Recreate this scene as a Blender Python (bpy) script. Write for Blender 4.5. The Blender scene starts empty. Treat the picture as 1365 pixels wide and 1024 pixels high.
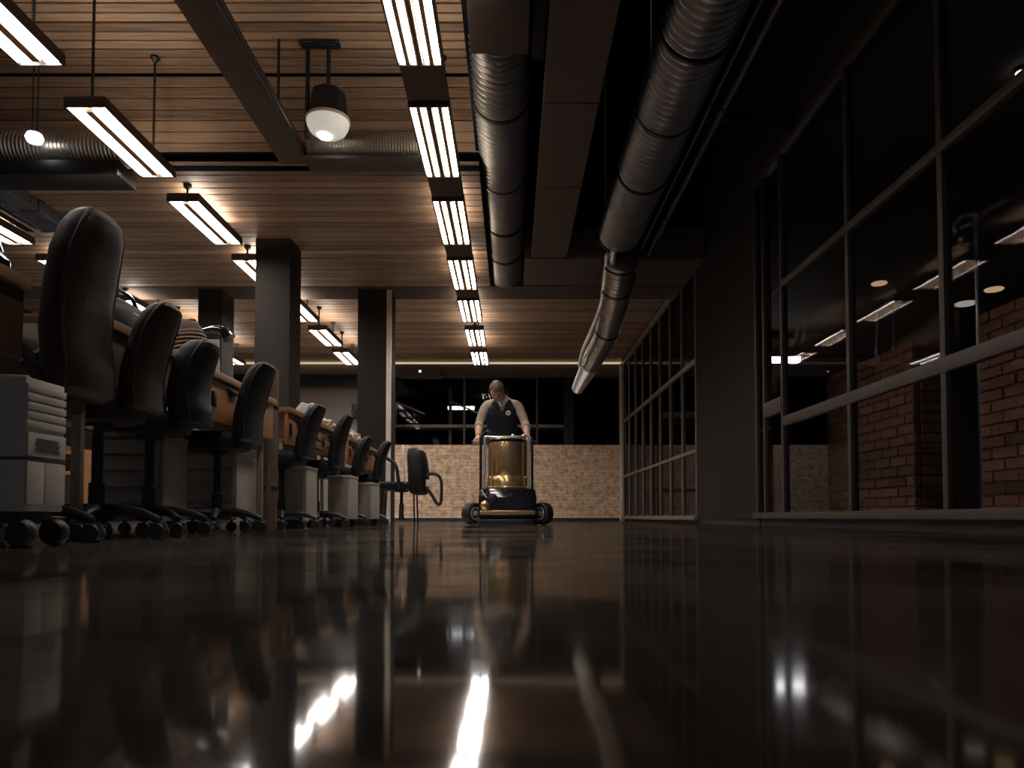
import bpy, bmesh, math, random
from mathutils import Vector, Matrix, noise
random.seed(7)
PI = math.pi
sc = bpy.context.scene
C = sc.collection

# ------------------------------------------------------------------ camera, world, exposure
F_PX, PITCH, CAM_H = 968.0, math.radians(2.0), 0.09
cam_d = bpy.data.cameras.new('camera')
cam_d.sensor_width = 36.0
cam_d.lens = F_PX / 1365 * 36.0
cam_d.shift_y = 143.2 / 1365
cam_d.clip_start = 0.02
cam = bpy.data.objects.new('camera', cam_d)
cam.location = (0, 0, CAM_H)
cam.rotation_euler = (PI / 2 + PITCH, 0, 0)
C.objects.link(cam)
sc.camera = cam

world = bpy.data.worlds.new('world')
sc.world = world
world.use_nodes = True
bg = world.node_tree.nodes['Background']
bg.inputs[0].default_value = (0.42, 0.50, 0.75, 1)
bg.inputs[1].default_value = 0.07

sc.view_settings.view_transform = 'Standard'
sc.view_settings.look = 'None'
sc.view_settings.gamma = 1.0
sc.view_settings.use_curve_mapping = False
sc.view_settings.exposure = 0.35
LAMP = 30.0            # radiance of the fluorescent strips
try:
    sc.cycles.use_denoising = True
except Exception:
    pass


def at(px, py, Y):
    """point of the place at depth Y on the sight line of a photograph pixel"""
    u = (px - 682.5) / F_PX
    v = (655.2 - py) / F_PX
    dy = math.cos(PITCH) - v * math.sin(PITCH)
    t = Y / dy
    return Vector((u * t, Y, CAM_H + (math.sin(PITCH) + v * math.cos(PITCH)) * t))


# ------------------------------------------------------------------ materials
MATS = {}


def nt(name):
    m = bpy.data.materials.new(name)
    m.use_nodes = True
    t = m.node_tree
    return m, t, t.nodes, t.links, t.nodes['Principled BSDF']


def mat(name, col, rough=0.5, metal=0.0, var=0.12, scale=6.0, bump=0.0, bscale=None, stretch=(1, 1, 1), spec=0.5, rvar=0.0, coat=0.0):
    m, t, N, L, p = nt(name)
    p.inputs['Roughness'].default_value = rough
    p.inputs['Metallic'].default_value = metal
    p.inputs['Specular IOR Level'].default_value = spec
    p.inputs['Coat Weight'].default_value = coat
    tc = N.new('ShaderNodeTexCoord')
    mp = N.new('ShaderNodeMapping')
    mp.inputs['Scale'].default_value = stretch
    L.new(tc.outputs['Object'], mp.inputs[0])
    nz = N.new('ShaderNodeTexNoise')
    nz.inputs['Scale'].default_value = scale
    nz.inputs['Detail'].default_value = 5
    L.new(mp.outputs[0], nz.inputs['Vector'])
    mx = N.new('ShaderNodeMix')
    mx.data_type = 'RGBA'
    mx.inputs[6].default_value = (*[c * (1 - var * 2) for c in col], 1)
    mx.inputs[7].default_value = (*[min(1, c * (1 + var * 2)) for c in col], 1)
    L.new(nz.outputs['Fac'], mx.inputs[0])
    L.new(mx.outputs[2], p.inputs['Base Color'])
    if rvar:
        mr = N.new('ShaderNodeMapRange')
        mr.inputs[3].default_value = max(0.02, rough - rvar)
        mr.inputs[4].default_value = rough + rvar
        L.new(nz.outputs['Fac'], mr.inputs[0])
        L.new(mr.outputs[0], p.inputs['Roughness'])
    if bump:
        n2 = N.new('ShaderNodeTexNoise')
        n2.inputs['Scale'].default_value = bscale or scale * 6
        n2.inputs['Detail'].default_value = 4
        L.new(mp.outputs[0], n2.inputs['Vector'])
        b = N.new('ShaderNodeBump')
        b.inputs['Strength'].default_value = bump
        b.inputs['Distance'].default_value = 0.01
        L.new(n2.outputs['Fac'], b.inputs['Height'])
        L.new(b.outputs[0], p.inputs['Normal'])
    MATS[name] = m
    return m


def emit(name, col, strength):
    m, t, N, L, p = nt(name)
    p.inputs['Base Color'].default_value = (0.8, 0.8, 0.8, 1)
    p.inputs['Emission Color'].default_value = (*col, 1)
    p.inputs['Emission Strength'].default_value = strength
    MATS[name] = m
    return m


def wood_board(name, c1, c2, grain=(0.7, 16, 16), rough=0.55):
    """board colour differs from board to board; grain runs along the board"""
    m, t, N, L, p = nt(name)
    g = N.new('ShaderNodeNewGeometry')
    mp = N.new('ShaderNodeMapping')
    mp.inputs['Scale'].default_value = grain
    L.new(g.outputs['Position'], mp.inputs[0])
    nz = N.new('ShaderNodeTexNoise')
    nz.inputs['Scale'].default_value = 3.0
    nz.inputs['Detail'].default_value = 8
    nz.inputs['Roughness'].default_value = 0.65
    L.new(mp.outputs[0], nz.inputs['Vector'])
    oi = N.new('ShaderNodeObjectInfo')
    add = N.new('ShaderNodeMath')
    add.operation = 'MULTIPLY_ADD'
    add.inputs[1].default_value = 0.34
    add.inputs[2].default_value = -0.17
    L.new(oi.outputs['Random'], add.inputs[0])
    ad2 = N.new('ShaderNodeMath')
    ad2.operation = 'ADD'
    ad2.use_clamp = True
    L.new(nz.outputs['Fac'], ad2.inputs[0])
    L.new(add.outputs[0], ad2.inputs[1])
    cr = N.new('ShaderNodeValToRGB')
    cr.color_ramp.elements[0].position = 0.2
    cr.color_ramp.elements[0].color = (*c1, 1)
    cr.color_ramp.elements[1].position = 0.8
    cr.color_ramp.elements[1].color = (*c2, 1)
    L.new(ad2.outputs[0], cr.inputs[0])
    L.new(cr.outputs[0], p.inputs['Base Color'])
    p.inputs['Roughness'].default_value = rough
    b = N.new('ShaderNodeBump')
    b.inputs['Strength'].default_value = 0.25
    b.inputs['Distance'].default_value = 0.01
    L.new(nz.outputs['Fac'], b.inputs['Height'])
    L.new(b.outputs[0], p.inputs['Normal'])
    MATS[name] = m
    return m


def floor_mat():
    m, t, N, L, p = nt('polished_concrete')
    g = N.new('ShaderNodeNewGeometry')
    n1 = N.new('ShaderNodeTexNoise')
    n1.inputs['Scale'].default_value = 1.3
    n1.inputs['Detail'].default_value = 9
    n1.inputs['Roughness'].default_value = 0.62
    L.new(g.outputs['Position'], n1.inputs['Vector'])
    cr = N.new('ShaderNodeValToRGB')
    e = cr.color_ramp.elements
    e[0].position = 0.36
    e[0].color = (0.014, 0.010, 0.008, 1)
    e[1].position = 0.68
    e[1].color = (0.066, 0.050, 0.039, 1)
    L.new(n1.outputs['Fac'], cr.inputs[0])
    L.new(cr.outputs[0], p.inputs['Base Color'])
    mr = N.new('ShaderNodeMapRange')
    mr.inputs[1].default_value = 0.3
    mr.inputs[2].default_value = 0.75
    mr.inputs[3].default_value = 0.03
    mr.inputs[4].default_value = 0.15
    L.new(n1.outputs['Fac'], mr.inputs[0])
    p.inputs['Specular IOR Level'].default_value = 0.0
    p.inputs['Roughness'].default_value = 0.9
    gl = N.new('ShaderNodeBsdfGlossy')      # wax coat with an even sheen
    gl.inputs['Color'].default_value = (0.92, 0.90, 0.88, 1)
    L.new(mr.outputs[0], gl.inputs['Roughness'])
    ms = N.new('ShaderNodeMixShader')
    n3 = N.new('ShaderNodeTexNoise')       # wax worn unevenly
    n3.inputs['Scale'].default_value = 3.4
    n3.inputs['Detail'].default_value = 7
    n3.inputs['Roughness'].default_value = 0.6
    L.new(g.outputs['Position'], n3.inputs['Vector'])
    m3 = N.new('ShaderNodeMapRange')
    m3.inputs[1].default_value = 0.35
    m3.inputs[2].default_value = 0.65
    m3.inputs[3].default_value = 0.24
    m3.inputs[4].default_value = 0.44
    L.new(n3.outputs['Fac'], m3.inputs[0])
    L.new(m3.outputs[0], ms.inputs[0])
    L.new(p.outputs[0], ms.inputs[1])
    L.new(gl.outputs[0], ms.inputs[2])
    L.new(ms.outputs[0], N['Material Output'].inputs[0])
    n2 = N.new('ShaderNodeTexNoise')
    n2.inputs['Scale'].default_value = 2.2
    n2.inputs['Detail'].default_value = 2
    L.new(g.outputs['Position'], n2.inputs['Vector'])
    b = N.new('ShaderNodeBump')
    b.inputs['Strength'].default_value = 0.05
    b.inputs['Distance'].default_value = 0.02
    L.new(n2.outputs['Fac'], b.inputs['Height'])
    L.new(b.outputs[0], gl.inputs['Normal'])
    return m


def brickwork():
    m, t, N, L, p = nt('far_brickwork')
    g = N.new('ShaderNodeNewGeometry')
    sx = N.new('ShaderNodeSeparateXYZ')
    L.new(g.outputs['Position'], sx.inputs[0])
    cx = N.new('ShaderNodeCombineXYZ')
    L.new(sx.outputs['X'], cx.inputs['X'])
    L.new(sx.outputs['Z'], cx.inputs['Y'])
    br = N.new('ShaderNodeTexBrick')
    br.inputs['Scale'].default_value = 1.0
    br.inputs['Brick Width'].default_value = 0.22
    br.inputs['Row Height'].default_value = 0.075
    br.inputs['Mortar Size'].default_value = 0.006
    br.inputs['Mortar Smooth'].default_value = 0.3
    br.inputs['Color1'].default_value = (0.82, 0.61, 0.43, 1)
    br.inputs['Color2'].default_value = (0.66, 0.47, 0.32, 1)
    br.inputs['Mortar'].default_value = (0.55, 0.39, 0.27, 1)
    L.new(cx.outputs[0], br.inputs['Vector'])
    nz = N.new('ShaderNodeTexNoise')
    nz.inputs['Scale'].default_value = 9
    nz.inputs['Detail'].default_value = 8
    nz.inputs['Roughness'].default_value = 0.7
    L.new(cx.outputs[0], nz.inputs['Vector'])
    cr = N.new('ShaderNodeValToRGB')
    cr.color_ramp.elements[0].position = 0.36
    cr.color_ramp.elements[0].color = (0.52, 0.45, 0.42, 1)
    cr.color_ramp.elements[1].position = 0.55
    cr.color_ramp.elements[1].color = (1, 1, 1, 1)
    L.new(nz.outputs['Fac'], cr.inputs[0])
    mx = N.new('ShaderNodeMix')
    mx.data_type = 'RGBA'
    mx.blend_type = 'MULTIPLY'
    mx.inputs[0].default_value = 1
    L.new(br.outputs['Color'], mx.inputs[6])
    L.new(cr.outputs[0], mx.inputs[7])
    L.new(mx.outputs[2], p.inputs['Base Color'])
    p.inputs['Roughness'].default_value = 0.85
    b = N.new('ShaderNodeBump')
    b.inputs['Strength'].default_value = 0.5
    b.inputs['Distance'].default_value = 0.02
    L.new(nz.outputs['Fac'], b.inputs['Height'])
    L.new(b.outputs[0], p.inputs['Normal'])
    return m


def glass_mat(name, tint):
    m = bpy.data.materials.new(name)
    m.use_nodes = True
    N, L = m.node_tree.nodes, m.node_tree.links
    N.remove(N['Principled BSDF'])
    out = N['Material Output']
    tr = N.new('ShaderNodeBsdfTransparent')
    tr.inputs[0].default_value = (*tint, 1)
    gl = N.new('ShaderNodeBsdfGlossy')
    gl.inputs['Roughness'].default_value = 0.02
    gl.inputs['Color'].default_value = (0.10, 0.10, 0.10, 1)
    lw = N.new('ShaderNodeLayerWeight')
    lw.inputs['Blend'].default_value = 0.5
    pw = N.new('ShaderNodeMath')
    pw.operation = 'POWER'
    pw.inputs[1].default_value = 4.0
    L.new(lw.outputs['Facing'], pw.inputs[0])
    fr = N.new('ShaderNodeMath')
    fr.operation = 'MULTIPLY_ADD'
    fr.inputs[1].default_value = 0.9
    fr.inputs[2].default_value = 0.04
    L.new(pw.outputs[0], fr.inputs[0])
    mx = N.new('ShaderNodeMixShader')
    L.new(fr.outputs[0], mx.inputs[0])
    L.new(tr.outputs[0], mx.inputs[1])
    L.new(gl.outputs[0], mx.inputs[2])
    L.new(mx.outputs[0], out.inputs[0])
    return m


M_FLOOR = floor_mat()
M_BRICKWORK = brickwork()
M_GLASS = glass_mat('window_glass', (0.90, 0.90, 0.92))
M_BOARD = wood_board('ceiling_boards', (0.10, 0.058, 0.034), (0.40, 0.25, 0.155))
M_BRICK = wood_board('red_brick', (0.15, 0.066, 0.036), (0.34, 0.165, 0.10), grain=(7, 7, 7), rough=0.85)
M_MORTAR = mat('mortar', (0.17, 0.085, 0.055), 0.9)
M_SOFFIT = mat('brown_plaster', (0.095, 0.068, 0.055), 0.8, var=0.08, bump=0.1, spec=0.15)
M_COLUMN = mat('column_paint', (0.030, 0.0245, 0.021), 0.75, var=0.06, scale=2, bump=0.08, spec=0.12)
M_DARKWALL = mat('dark_wall_paint', (0.032, 0.026, 0.025), 0.75, var=0.08, scale=1.5, bump=0.06, spec=0.08)
M_GREYWALL = mat('grey_brown_wall', (0.20, 0.16, 0.13), 0.75, var=0.06, scale=1.5)
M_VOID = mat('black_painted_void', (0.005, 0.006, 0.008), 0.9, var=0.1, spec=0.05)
M_FRAME = mat('bronze_frame_metal', (0.072, 0.056, 0.047), 0.5, 0.2, var=0.08, spec=0.25)
M_FRAME2 = mat('brushed_frame_metal', (0.24, 0.195, 0.165), 0.45, 0.3, var=0.08)
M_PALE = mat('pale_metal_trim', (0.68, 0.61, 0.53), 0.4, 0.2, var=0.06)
M_PLINTH = mat('black_plinth', (0.02, 0.02, 0.024), 0.6)
M_DUCT = mat('galvanised_duct', (0.42, 0.37, 0.32), 0.36, 0.9, var=0.12, scale=4, rvar=0.08)
M_DUCTB = mat('dull_spiral_duct', (0.30, 0.265, 0.235), 0.38, 0.9, var=0.14, scale=5, rvar=0.08)
M_FOIL = mat('silver_foil_hose', (0.80, 0.79, 0.78), 0.3, 0.6, var=0.08, bump=0.35, bscale=25)
M_BLACKM = mat('black_metal', (0.018, 0.019, 0.022), 0.4, 0.4, var=0.1)
M_RUBBER = mat('black_rubber', (0.012, 0.012, 0.014), 0.55, var=0.1)
M_LAMPBODY = mat('lamp_housing_bronze', (0.10, 0.075, 0.058), 0.45, 0.4, var=0.06)
M_TAN = mat('lamp_reflector_tan', (0.34, 0.19, 0.085), 0.6, 0.0, var=0.05)
M_TUBE = emit('fluorescent_light', (1.0, 0.95, 0.90), LAMP)
M_UPL = emit('lamp_uplight', (1.0, 0.89, 0.76), LAMP * 0.42)
M_COOL = emit('small_lamp_light', (0.95, 0.97, 1.0), 4.0)
M_WARM = emit('warm_lamp_light', (1.0, 0.66, 0.34), 0.45)
M_BULB = emit('flood_bulb_light', (1.0, 0.95, 0.86), 14.0)
M_ROOM = emit('side_room_tube_light', (0.97, 0.97, 1.0), 13.0)
M_CORNICE_GLOW = emit('far_cornice_glow', (1.0, 0.74, 0.46), 0.42)  # emission added to the far cornice to make its bright line
M_LENS = emit('flood_lens_light', (1.0, 0.92, 0.78), 0.30)
M_LEATHER = mat('dark_brown_leather', (0.032, 0.016, 0.011), 0.55, spec=0.22, var=0.15, scale=9, bump=0.15, bscale=120)
M_LEATHER2 = mat('black_leather', (0.010, 0.0095, 0.0105), 0.55, spec=0.25, var=0.15, scale=9, bump=0.15, bscale=120)
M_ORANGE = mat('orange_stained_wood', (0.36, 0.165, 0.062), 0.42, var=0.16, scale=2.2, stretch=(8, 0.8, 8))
M_SHADEWOOD = mat('shaded_orange_wood', (0.060, 0.030, 0.016), 0.45, var=0.16, scale=2.2, stretch=(8, 0.8, 8))  # darker copy of the orange wood, shade at the near end painted in
M_DESKTOP = mat('brown_desk_edge', (0.30, 0.155, 0.075), 0.4, var=0.14, scale=2.5, stretch=(8, 0.8, 8))
M_BEIGE = mat('beige_enamel', (0.46, 0.41, 0.345), 0.48, var=0.05, scale=3)
M_TAUPE = mat('taupe_drawer_enamel', (0.25, 0.215, 0.18), 0.45, var=0.06, scale=3)
M_CHROME = mat('chrome', (0.74, 0.72, 0.69), 0.2, 0.65, var=0.03)
M_BRONZE = mat('bronze_tank', (0.70, 0.45, 0.22), 0.24, 0.85, var=0.12, scale=5, rvar=0.06)
M_GLOSSBLK = mat('gloss_black_plastic', (0.012, 0.012, 0.014), 0.12, 0.0, var=0.1, coat=0.5)
M_SKIN = mat('skin', (0.50, 0.27, 0.17), 0.5, var=0.06)
M_SHIRT = mat('beige_shirt', (0.36, 0.285, 0.22), 0.8, var=0.14, scale=14, bump=0.2)
M_VEST = mat('navy_vest', (0.012, 0.015, 0.026), 0.75, var=0.2, scale=10, bump=0.2)
M_TROUSER = mat('black_trousers', (0.015, 0.015, 0.018), 0.8)
M_HAIR = mat('light_brown_hair', (0.13, 0.068, 0.034), 0.5, var=0.25, scale=14, stretch=(3, 3, 0.6), bump=0.4, bscale=50)
M_WHITE = mat('white_matt', (0.68, 0.66, 0.62), 0.6, var=0.05)
M_CREAM = mat('cream_paper', (0.62, 0.54, 0.42), 0.7, var=0.1)
M_GREYCL = mat('grey_cloth', (0.26, 0.235, 0.21), 0.75, var=0.15, scale=12, bump=0.3)
M_CARD = mat('brown_carpet_roll', (0.125, 0.078, 0.056), 0.8, var=0.12, scale=8, bump=0.2)
M_TRUNK = mat('blue_grey_trunking', (0.22, 0.25, 0.30), 0.3, 0.75, var=0.16, scale=7, rvar=0.1)
M_STRAW = mat('straw_weave', (0.42, 0.30, 0.19), 0.6, var=0.15, scale=20)
M_EYE = mat('dark_eye', (0.02, 0.015, 0.012), 0.2)
M_LIP = mat('lip', (0.34, 0.13, 0.10), 0.5)


# ------------------------------------------------------------------ mesh helpers
def B():
    return bmesh.new()


def _xf(geom, mtx):
    for v in geom:
        v.co = mtx @ v.co


def box(bm, c, s, rz=0.0, bev=0.0, seg=2, rot=None):
    r = bmesh.ops.create_cube(bm, size=1.0)
    vs = r['verts']
    for v in vs:
        v.co = Vector((v.co.x * s[0], v.co.y * s[1], v.co.z * s[2]))
    if bev > 0:
        es = list({e for v in vs for e in v.link_edges})
        rr = bmesh.ops.bevel(bm, geom=es, offset=min(bev, min(s) * 0.49), segments=seg, profile=0.6, affect='EDGES')
        vs = list({v for f in rr['faces'] for v in f.verts} | {v for v in vs if v.is_valid})
    mtx = Matrix.Translation(c) @ (rot if rot is not None else Matrix.Rotation(rz, 4, 'Z'))
    _xf(vs, mtx)
    return vs


def span(bm, a, b, bev=0.0):
    """box from corner a to corner b"""
    c = [(a[i] + b[i]) / 2 for i in range(3)]
    return box(bm, c, [abs(b[i] - a[i]) for i in range(3)], bev=bev)


def ring_faces(bm, r0, r1):
    n = len(r0)
    for i in range(n):
        try:
            bm.faces.new((r0[i], r0[(i + 1) % n], r1[(i + 1) % n], r1[i]))
        except ValueError:
            pass


def tube(bm, pts, r, seg=10, caps=True):
    pts = [Vector(p) for p in pts]
    rs = r if isinstance(r, (list, tuple)) else [r] * len(pts)
    prev = None
    u = None
    rings = []
    for i, p in enumerate(pts):
        d = (pts[min(i + 1, len(pts) - 1)] - pts[max(i - 1, 0)]).normalized()
        if u is None:
            ref = Vector((0, 0, 1)) if abs(d.z) < 0.9 else Vector((1, 0, 0))
            u = d.cross(ref).normalized()
        else:
            u = (u - d * u.dot(d)).normalized()
        w = d.cross(u)
        ring = [bm.verts.new(p + (u * math.cos(2 * PI * k / seg) + w * math.sin(2 * PI * k / seg)) * rs[i]) for k in range(seg)]
        if prev:
            ring_faces(bm, prev, ring)
        prev = ring
        rings.append(ring)
    if caps:
        bm.faces.new(rings[0][::-1])
        bm.faces.new(rings[-1])
    return rings


def smooth_path(pts, n=6):
    """Catmull-Rom through the points"""
    P = [Vector(p) for p in pts]
    P = [P[0] * 2 - P[1]] + P + [P[-1] * 2 - P[-2]]
    out = []
    for i in range(1, len(P) - 2):
        for k in range(n):
            t = k / n
            a, b, c, d = P[i - 1], P[i], P[i + 1], P[i + 2]
            out.append(0.5 * ((2 * b) + (c - a) * t + (2 * a - 5 * b + 4 * c - d) * t * t + (3 * b - a - 3 * c + d) * t ** 3))
    out.append(P[-2])
    return out


def lathe(bm, prof, c=(0, 0, 0), seg=20, axis='Z', rot=None):
    rings = []
    c = Vector(c)
    for r, h in prof:
        ring = []
        for k in range(seg):
            a = 2 * PI * k / seg
            x, y = max(r, 1e-4) * math.cos(a), max(r, 1e-4) * math.sin(a)
            v = Vector((x, y, h)) if axis == 'Z' else (Vector((h, x, y)) if axis == 'X' else Vector((y, h, x)))
            if rot is not None:
                v = rot @ v
            ring.append(bm.verts.new(c + v))
        if rings:
            ring_faces(bm, rings[-1], ring)
        rings.append(ring)
    bm.faces.new(rings[0][::-1])
    bm.faces.new(rings[-1])


def loft(bm, sts, seg=24, power=2.6):
    """stations: (centre, half size x, half size y); superellipse slices in the horizontal plane"""
    rings = []
    for c, a, b in sts:
        ring = []
        for k in range(seg):
            th = 2 * PI * k / seg
            ct, st = math.cos(th), math.sin(th)
            x = a * math.copysign(abs(ct) ** (2 / power), ct)
            y = b * math.copysign(abs(st) ** (2 / power), st)
            ring.append(bm.verts.new((c[0] + x, c[1] + y, c[2])))
        if rings:
            ring_faces(bm, rings[-1], ring)
        rings.append(ring)
    bm.faces.new(rings[0][::-1])
    bm.faces.new(rings[-1])


def finish(bm, name, smooth=True, angle=38):
    bmesh.ops.recalc_face_normals(bm, faces=bm.faces)
    lim = math.radians(angle)
    for f in bm.faces:
        f.smooth = smooth
    for e in bm.edges:
        if len(e.link_faces) == 2:
            e.smooth = e.calc_face_angle(0) < lim
    me = bpy.data.meshes.new(name)
    bm.to_mesh(me)
    bm.free()
    return me


def obj(name, bm, m, parent=None, loc=None, rot=None, smooth=True, angle=38):
    me = bm if isinstance(bm, bpy.types.Mesh) else finish(bm, name, smooth, angle)
    if m is not None and not me.materials:
        me.materials.append(m)
    o = bpy.data.objects.new(name, me)
    C.objects.link(o)
    if parent:
        o.parent = parent
    if loc is not None:
        o.location = loc
    if rot is not None:
        o.rotation_euler = rot
    return o


def tag(o, label, cat, group=None):
    o['label'] = label
    o['category'] = cat
    if group:
        o['group'] = group
    return o


def thing(name, label, cat, loc=(0, 0, 0), rz=0.0, group=None):
    o = bpy.data.objects.new(name, None)
    o.empty_display_size = 0.1
    C.objects.link(o)
    o.location = loc
    o.rotation_euler = (0, 0, rz)
    return tag(o, label, cat, group)


def struct(name, bm, m, label=None, parent=None):
    o = obj(name, bm, m, parent)
    o['kind'] = 'structure'
    if label:
        o['label'] = label
    return o


def copy_tree(o, parent=None):
    c = o.copy()
    C.objects.link(c)
    if parent:
        c.parent = parent
    for ch in [x for x in ALL_CHILDREN(o)]:
        copy_tree(ch, c)
    return c


def ALL_CHILDREN(o):
    return list(o.children)


ORD = ['nearest', 'second', 'third', 'fourth', 'fifth', 'sixth', 'farthest']

# ------------------------------------------------------------------ the setting
Z1, Z2, Z3, ZV = 4.12, 3.29, 3.49, 5.20      # first bay, middle bay, far bay, dark void
XW = 2.40                                    # right window wall
YB = 15.8                                    # back wall

bm = B()
span(bm, (-9, -3, -0.1), (9, 22, 0))
struct('floor', bm, M_FLOOR, 'polished dark concrete floor mirroring the lamps')

# ceiling: backing slabs and individual boards
bm = B()
span(bm, (-8, -1, Z1 + 0.03), (-0.30, 6.5, Z1 + 0.12))
span(bm, (-8, 6.5, Z2 + 0.03), (-0.30, 10.0, Z2 + 0.12))
span(bm, (-8, 10.6, Z3 + 0.03), (XW + 0.1, YB, Z3 + 0.12))
span(bm, (-0.35, -1, ZV - 0.02), (XW + 0.2, 10.6, ZV + 0.1))
ceil = struct('ceiling', bm, M_VOID, 'dark ceiling with ribbed brown boards in three bays')


def boards(y0, y1, x0, x1, z, pitch, gap, th=0.03):
    n = int(round((y1 - y0) / pitch))
    w = (y1 - y0) / n
    b_ = B()
    box(b_, (0, 0, 0), (x1 - x0, w - gap, th), bev=0.006, seg=1)
    me = finish(b_, 'board', True)
    me.materials.append(M_BOARD)
    for i in range(n):
        o = bpy.data.objects.new('board', me)
        C.objects.link(o)
        o.parent = ceil
        o.location = ((x0 + x1) / 2, y0 + (i + 0.5) * w, z + th / 2 + random.uniform(0, 0.006))


boards(2.6, 6.48, -8, -0.30, Z1, 0.115, 0.022)
boards(6.56, 10.0, -8, -0.30, Z2, 0.14, 0.010)
boards(10.6, YB, -8, XW, Z3, 0.155, 0.016)
# upright fascia between the high bay and the middle bay
b_ = B()
span(b_, (-8, 6.53, Z2), (-0.30, 6.62, Z1 + 0.12))
fascia = struct('trim_1', b_, M_VOID, 'upright plank fascia above the round spiral duct')
b_ = B()
box(b_, (0, 0, 0), (7.7, 0.03, 0.094), bev=0.004, seg=1)
me = finish(b_, 'plank')
me.materials.append(M_BOARD)
for i in range(8):
    o = bpy.data.objects.new('plank', me)
    C.objects.link(o)
    o.parent = fascia
    o.location = (-4.15, 6.515, Z2 + 0.052 + i * 0.1035)

# beams and soffits
bm = B()
span(bm, (-8, 10.0, Z2), (XW, 10.6, ZV), 0.01)
struct('ceiling_beam', bm, M_SOFFIT, 'broad brown cross beam over the columns')
bm = B()
span(bm, (0.16, 8.95, Z2 + 0.01), (XW, 9.99, Z2 + 0.4), 0.01)
struct('ceiling_soffit', bm, M_SOFFIT, 'brown soffit where the two round ducts end')
bm = B()
span(bm, (-2.10, 2.6, Z2), (-1.84, 6.5, Z2 + 0.10), 0.01)
long_beam = struct('ceiling_beam', bm, M_SOFFIT, 'lengthwise brown beam with a black cable along its edge')
bm = B()
tube(bm, [(-1.83, 2.6, Z2 + 0.01), (-1.83, 6.49, Z2 + 0.01)], 0.016, 8)
obj('edge_cable', bm, M_BLACKM, long_beam)
for y in (3.4, 4.7, 6.0):
    bm = B()
    tube(bm, [(-1.97, y, Z2 + 0.09), (-1.97, y, Z1)], 0.012, 8)
    obj('hanger', bm, M_BLACKM, long_beam)
# panelled soffit strip between the ducts: separate panels
sof = thing('soffit_strip', 'flat brown panelled strip between the two round ducts', 'ceiling panel', (0.46, 1.5, Z2 + 0.02))
sof['kind'] = 'structure'
del sof['category']
y = 0.0
for ln in (1.35, 1.35, 1.35, 1.45, 1.93):
    bm = B()
    box(bm, (0, y + ln / 2, 0.05), (0.44, ln - 0.012, 0.10), bev=0.006, seg=1)
    obj('panel', bm, M_SOFFIT, sof)
    y += ln
# side of the dark void over the lamps
bm = B()
span(bm, (-0.33, -1, Z2 + 0.13), (-0.29, 10.0, ZV))
struct('trim_2', bm, M_VOID, 'black side of the ceiling void')

# back wall
bm = B()
span(bm, (-8, YB, 0), (-2.62, YB + 0.2, Z3 + 0.1))
struct('wall_back', bm, M_GREYWALL, 'grey brown plaster wall at the far left')
bm = B()
span(bm, (-2.62, YB, 0.06), (9, YB + 0.25, 1.66), 0.008)
parapet = struct('wall_back_low', bm, M_BRICKWORK, 'low pale brown brick wall across the far end')
bm = B()
span(bm, (-2.62, YB - 0.01, 0), (9, YB + 0.05, 0.065))
struct('baseboard_back', bm, M_PLINTH, 'black skirting under the low brick wall')
bm = B()
span(bm, (-2.62, YB, 3.16), (9, YB + 0.25, Z3 + 0.1))
struct('wall_back_header', bm, M_SOFFIT, 'brown header above the far dark windows')
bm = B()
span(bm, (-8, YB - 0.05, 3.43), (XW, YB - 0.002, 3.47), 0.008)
struct('trim_3', bm, M_CORNICE_GLOW, 'thin cornice along the top of the far wall with an added glow')
bm = B()
span(bm, (-2.62, YB - 0.03, 0.066), (XW, YB - 0.002, 0.085))
struct('trim_4', bm, M_PALE, 'pale strip above the far skirting')
win3 = bpy.data.objects.new('window_3', None)
C.objects.link(win3)
win3['kind'] = 'structure'
win3['label'] = 'dark band of windows above the low brick wall'
xs = [-2.60, -1.05, 0.55, 1.25, 2.42, 4.2, 6.0]
for a in xs:
    bm = B()
    w_ = 0.22 if a == 1.25 else 0.05
    box(bm, (a, YB + 0.12, 2.41), (w_, 0.08, 1.5), bev=0.005, seg=1)
    obj('mullion', bm, M_BLACKM if a == 1.25 else M_FRAME, win3)
for a, b in zip(xs[:-1], xs[1:]):
    bm = B()
    span(bm, (a + 0.02, YB + 0.115, 1.66), (b - 0.02, YB + 0.123, 3.16))
    obj('pane', bm, M_GLASS, win3)
# back room shell
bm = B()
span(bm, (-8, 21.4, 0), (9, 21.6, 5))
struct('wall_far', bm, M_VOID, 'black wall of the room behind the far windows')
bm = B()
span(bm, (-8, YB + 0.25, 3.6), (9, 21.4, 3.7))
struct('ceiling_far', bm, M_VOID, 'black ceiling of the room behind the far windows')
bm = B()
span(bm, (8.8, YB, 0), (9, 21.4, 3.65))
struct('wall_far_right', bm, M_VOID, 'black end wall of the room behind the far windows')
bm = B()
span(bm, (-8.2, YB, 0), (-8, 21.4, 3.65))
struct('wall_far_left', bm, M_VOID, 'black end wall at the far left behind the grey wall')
# left wall, far out
bm = B()
span(bm, (-8.2, -1, 0), (-8, 16, 4.3))
struct('wall_left', bm, M_DARKWALL, 'dark wall far to the left')

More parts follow.
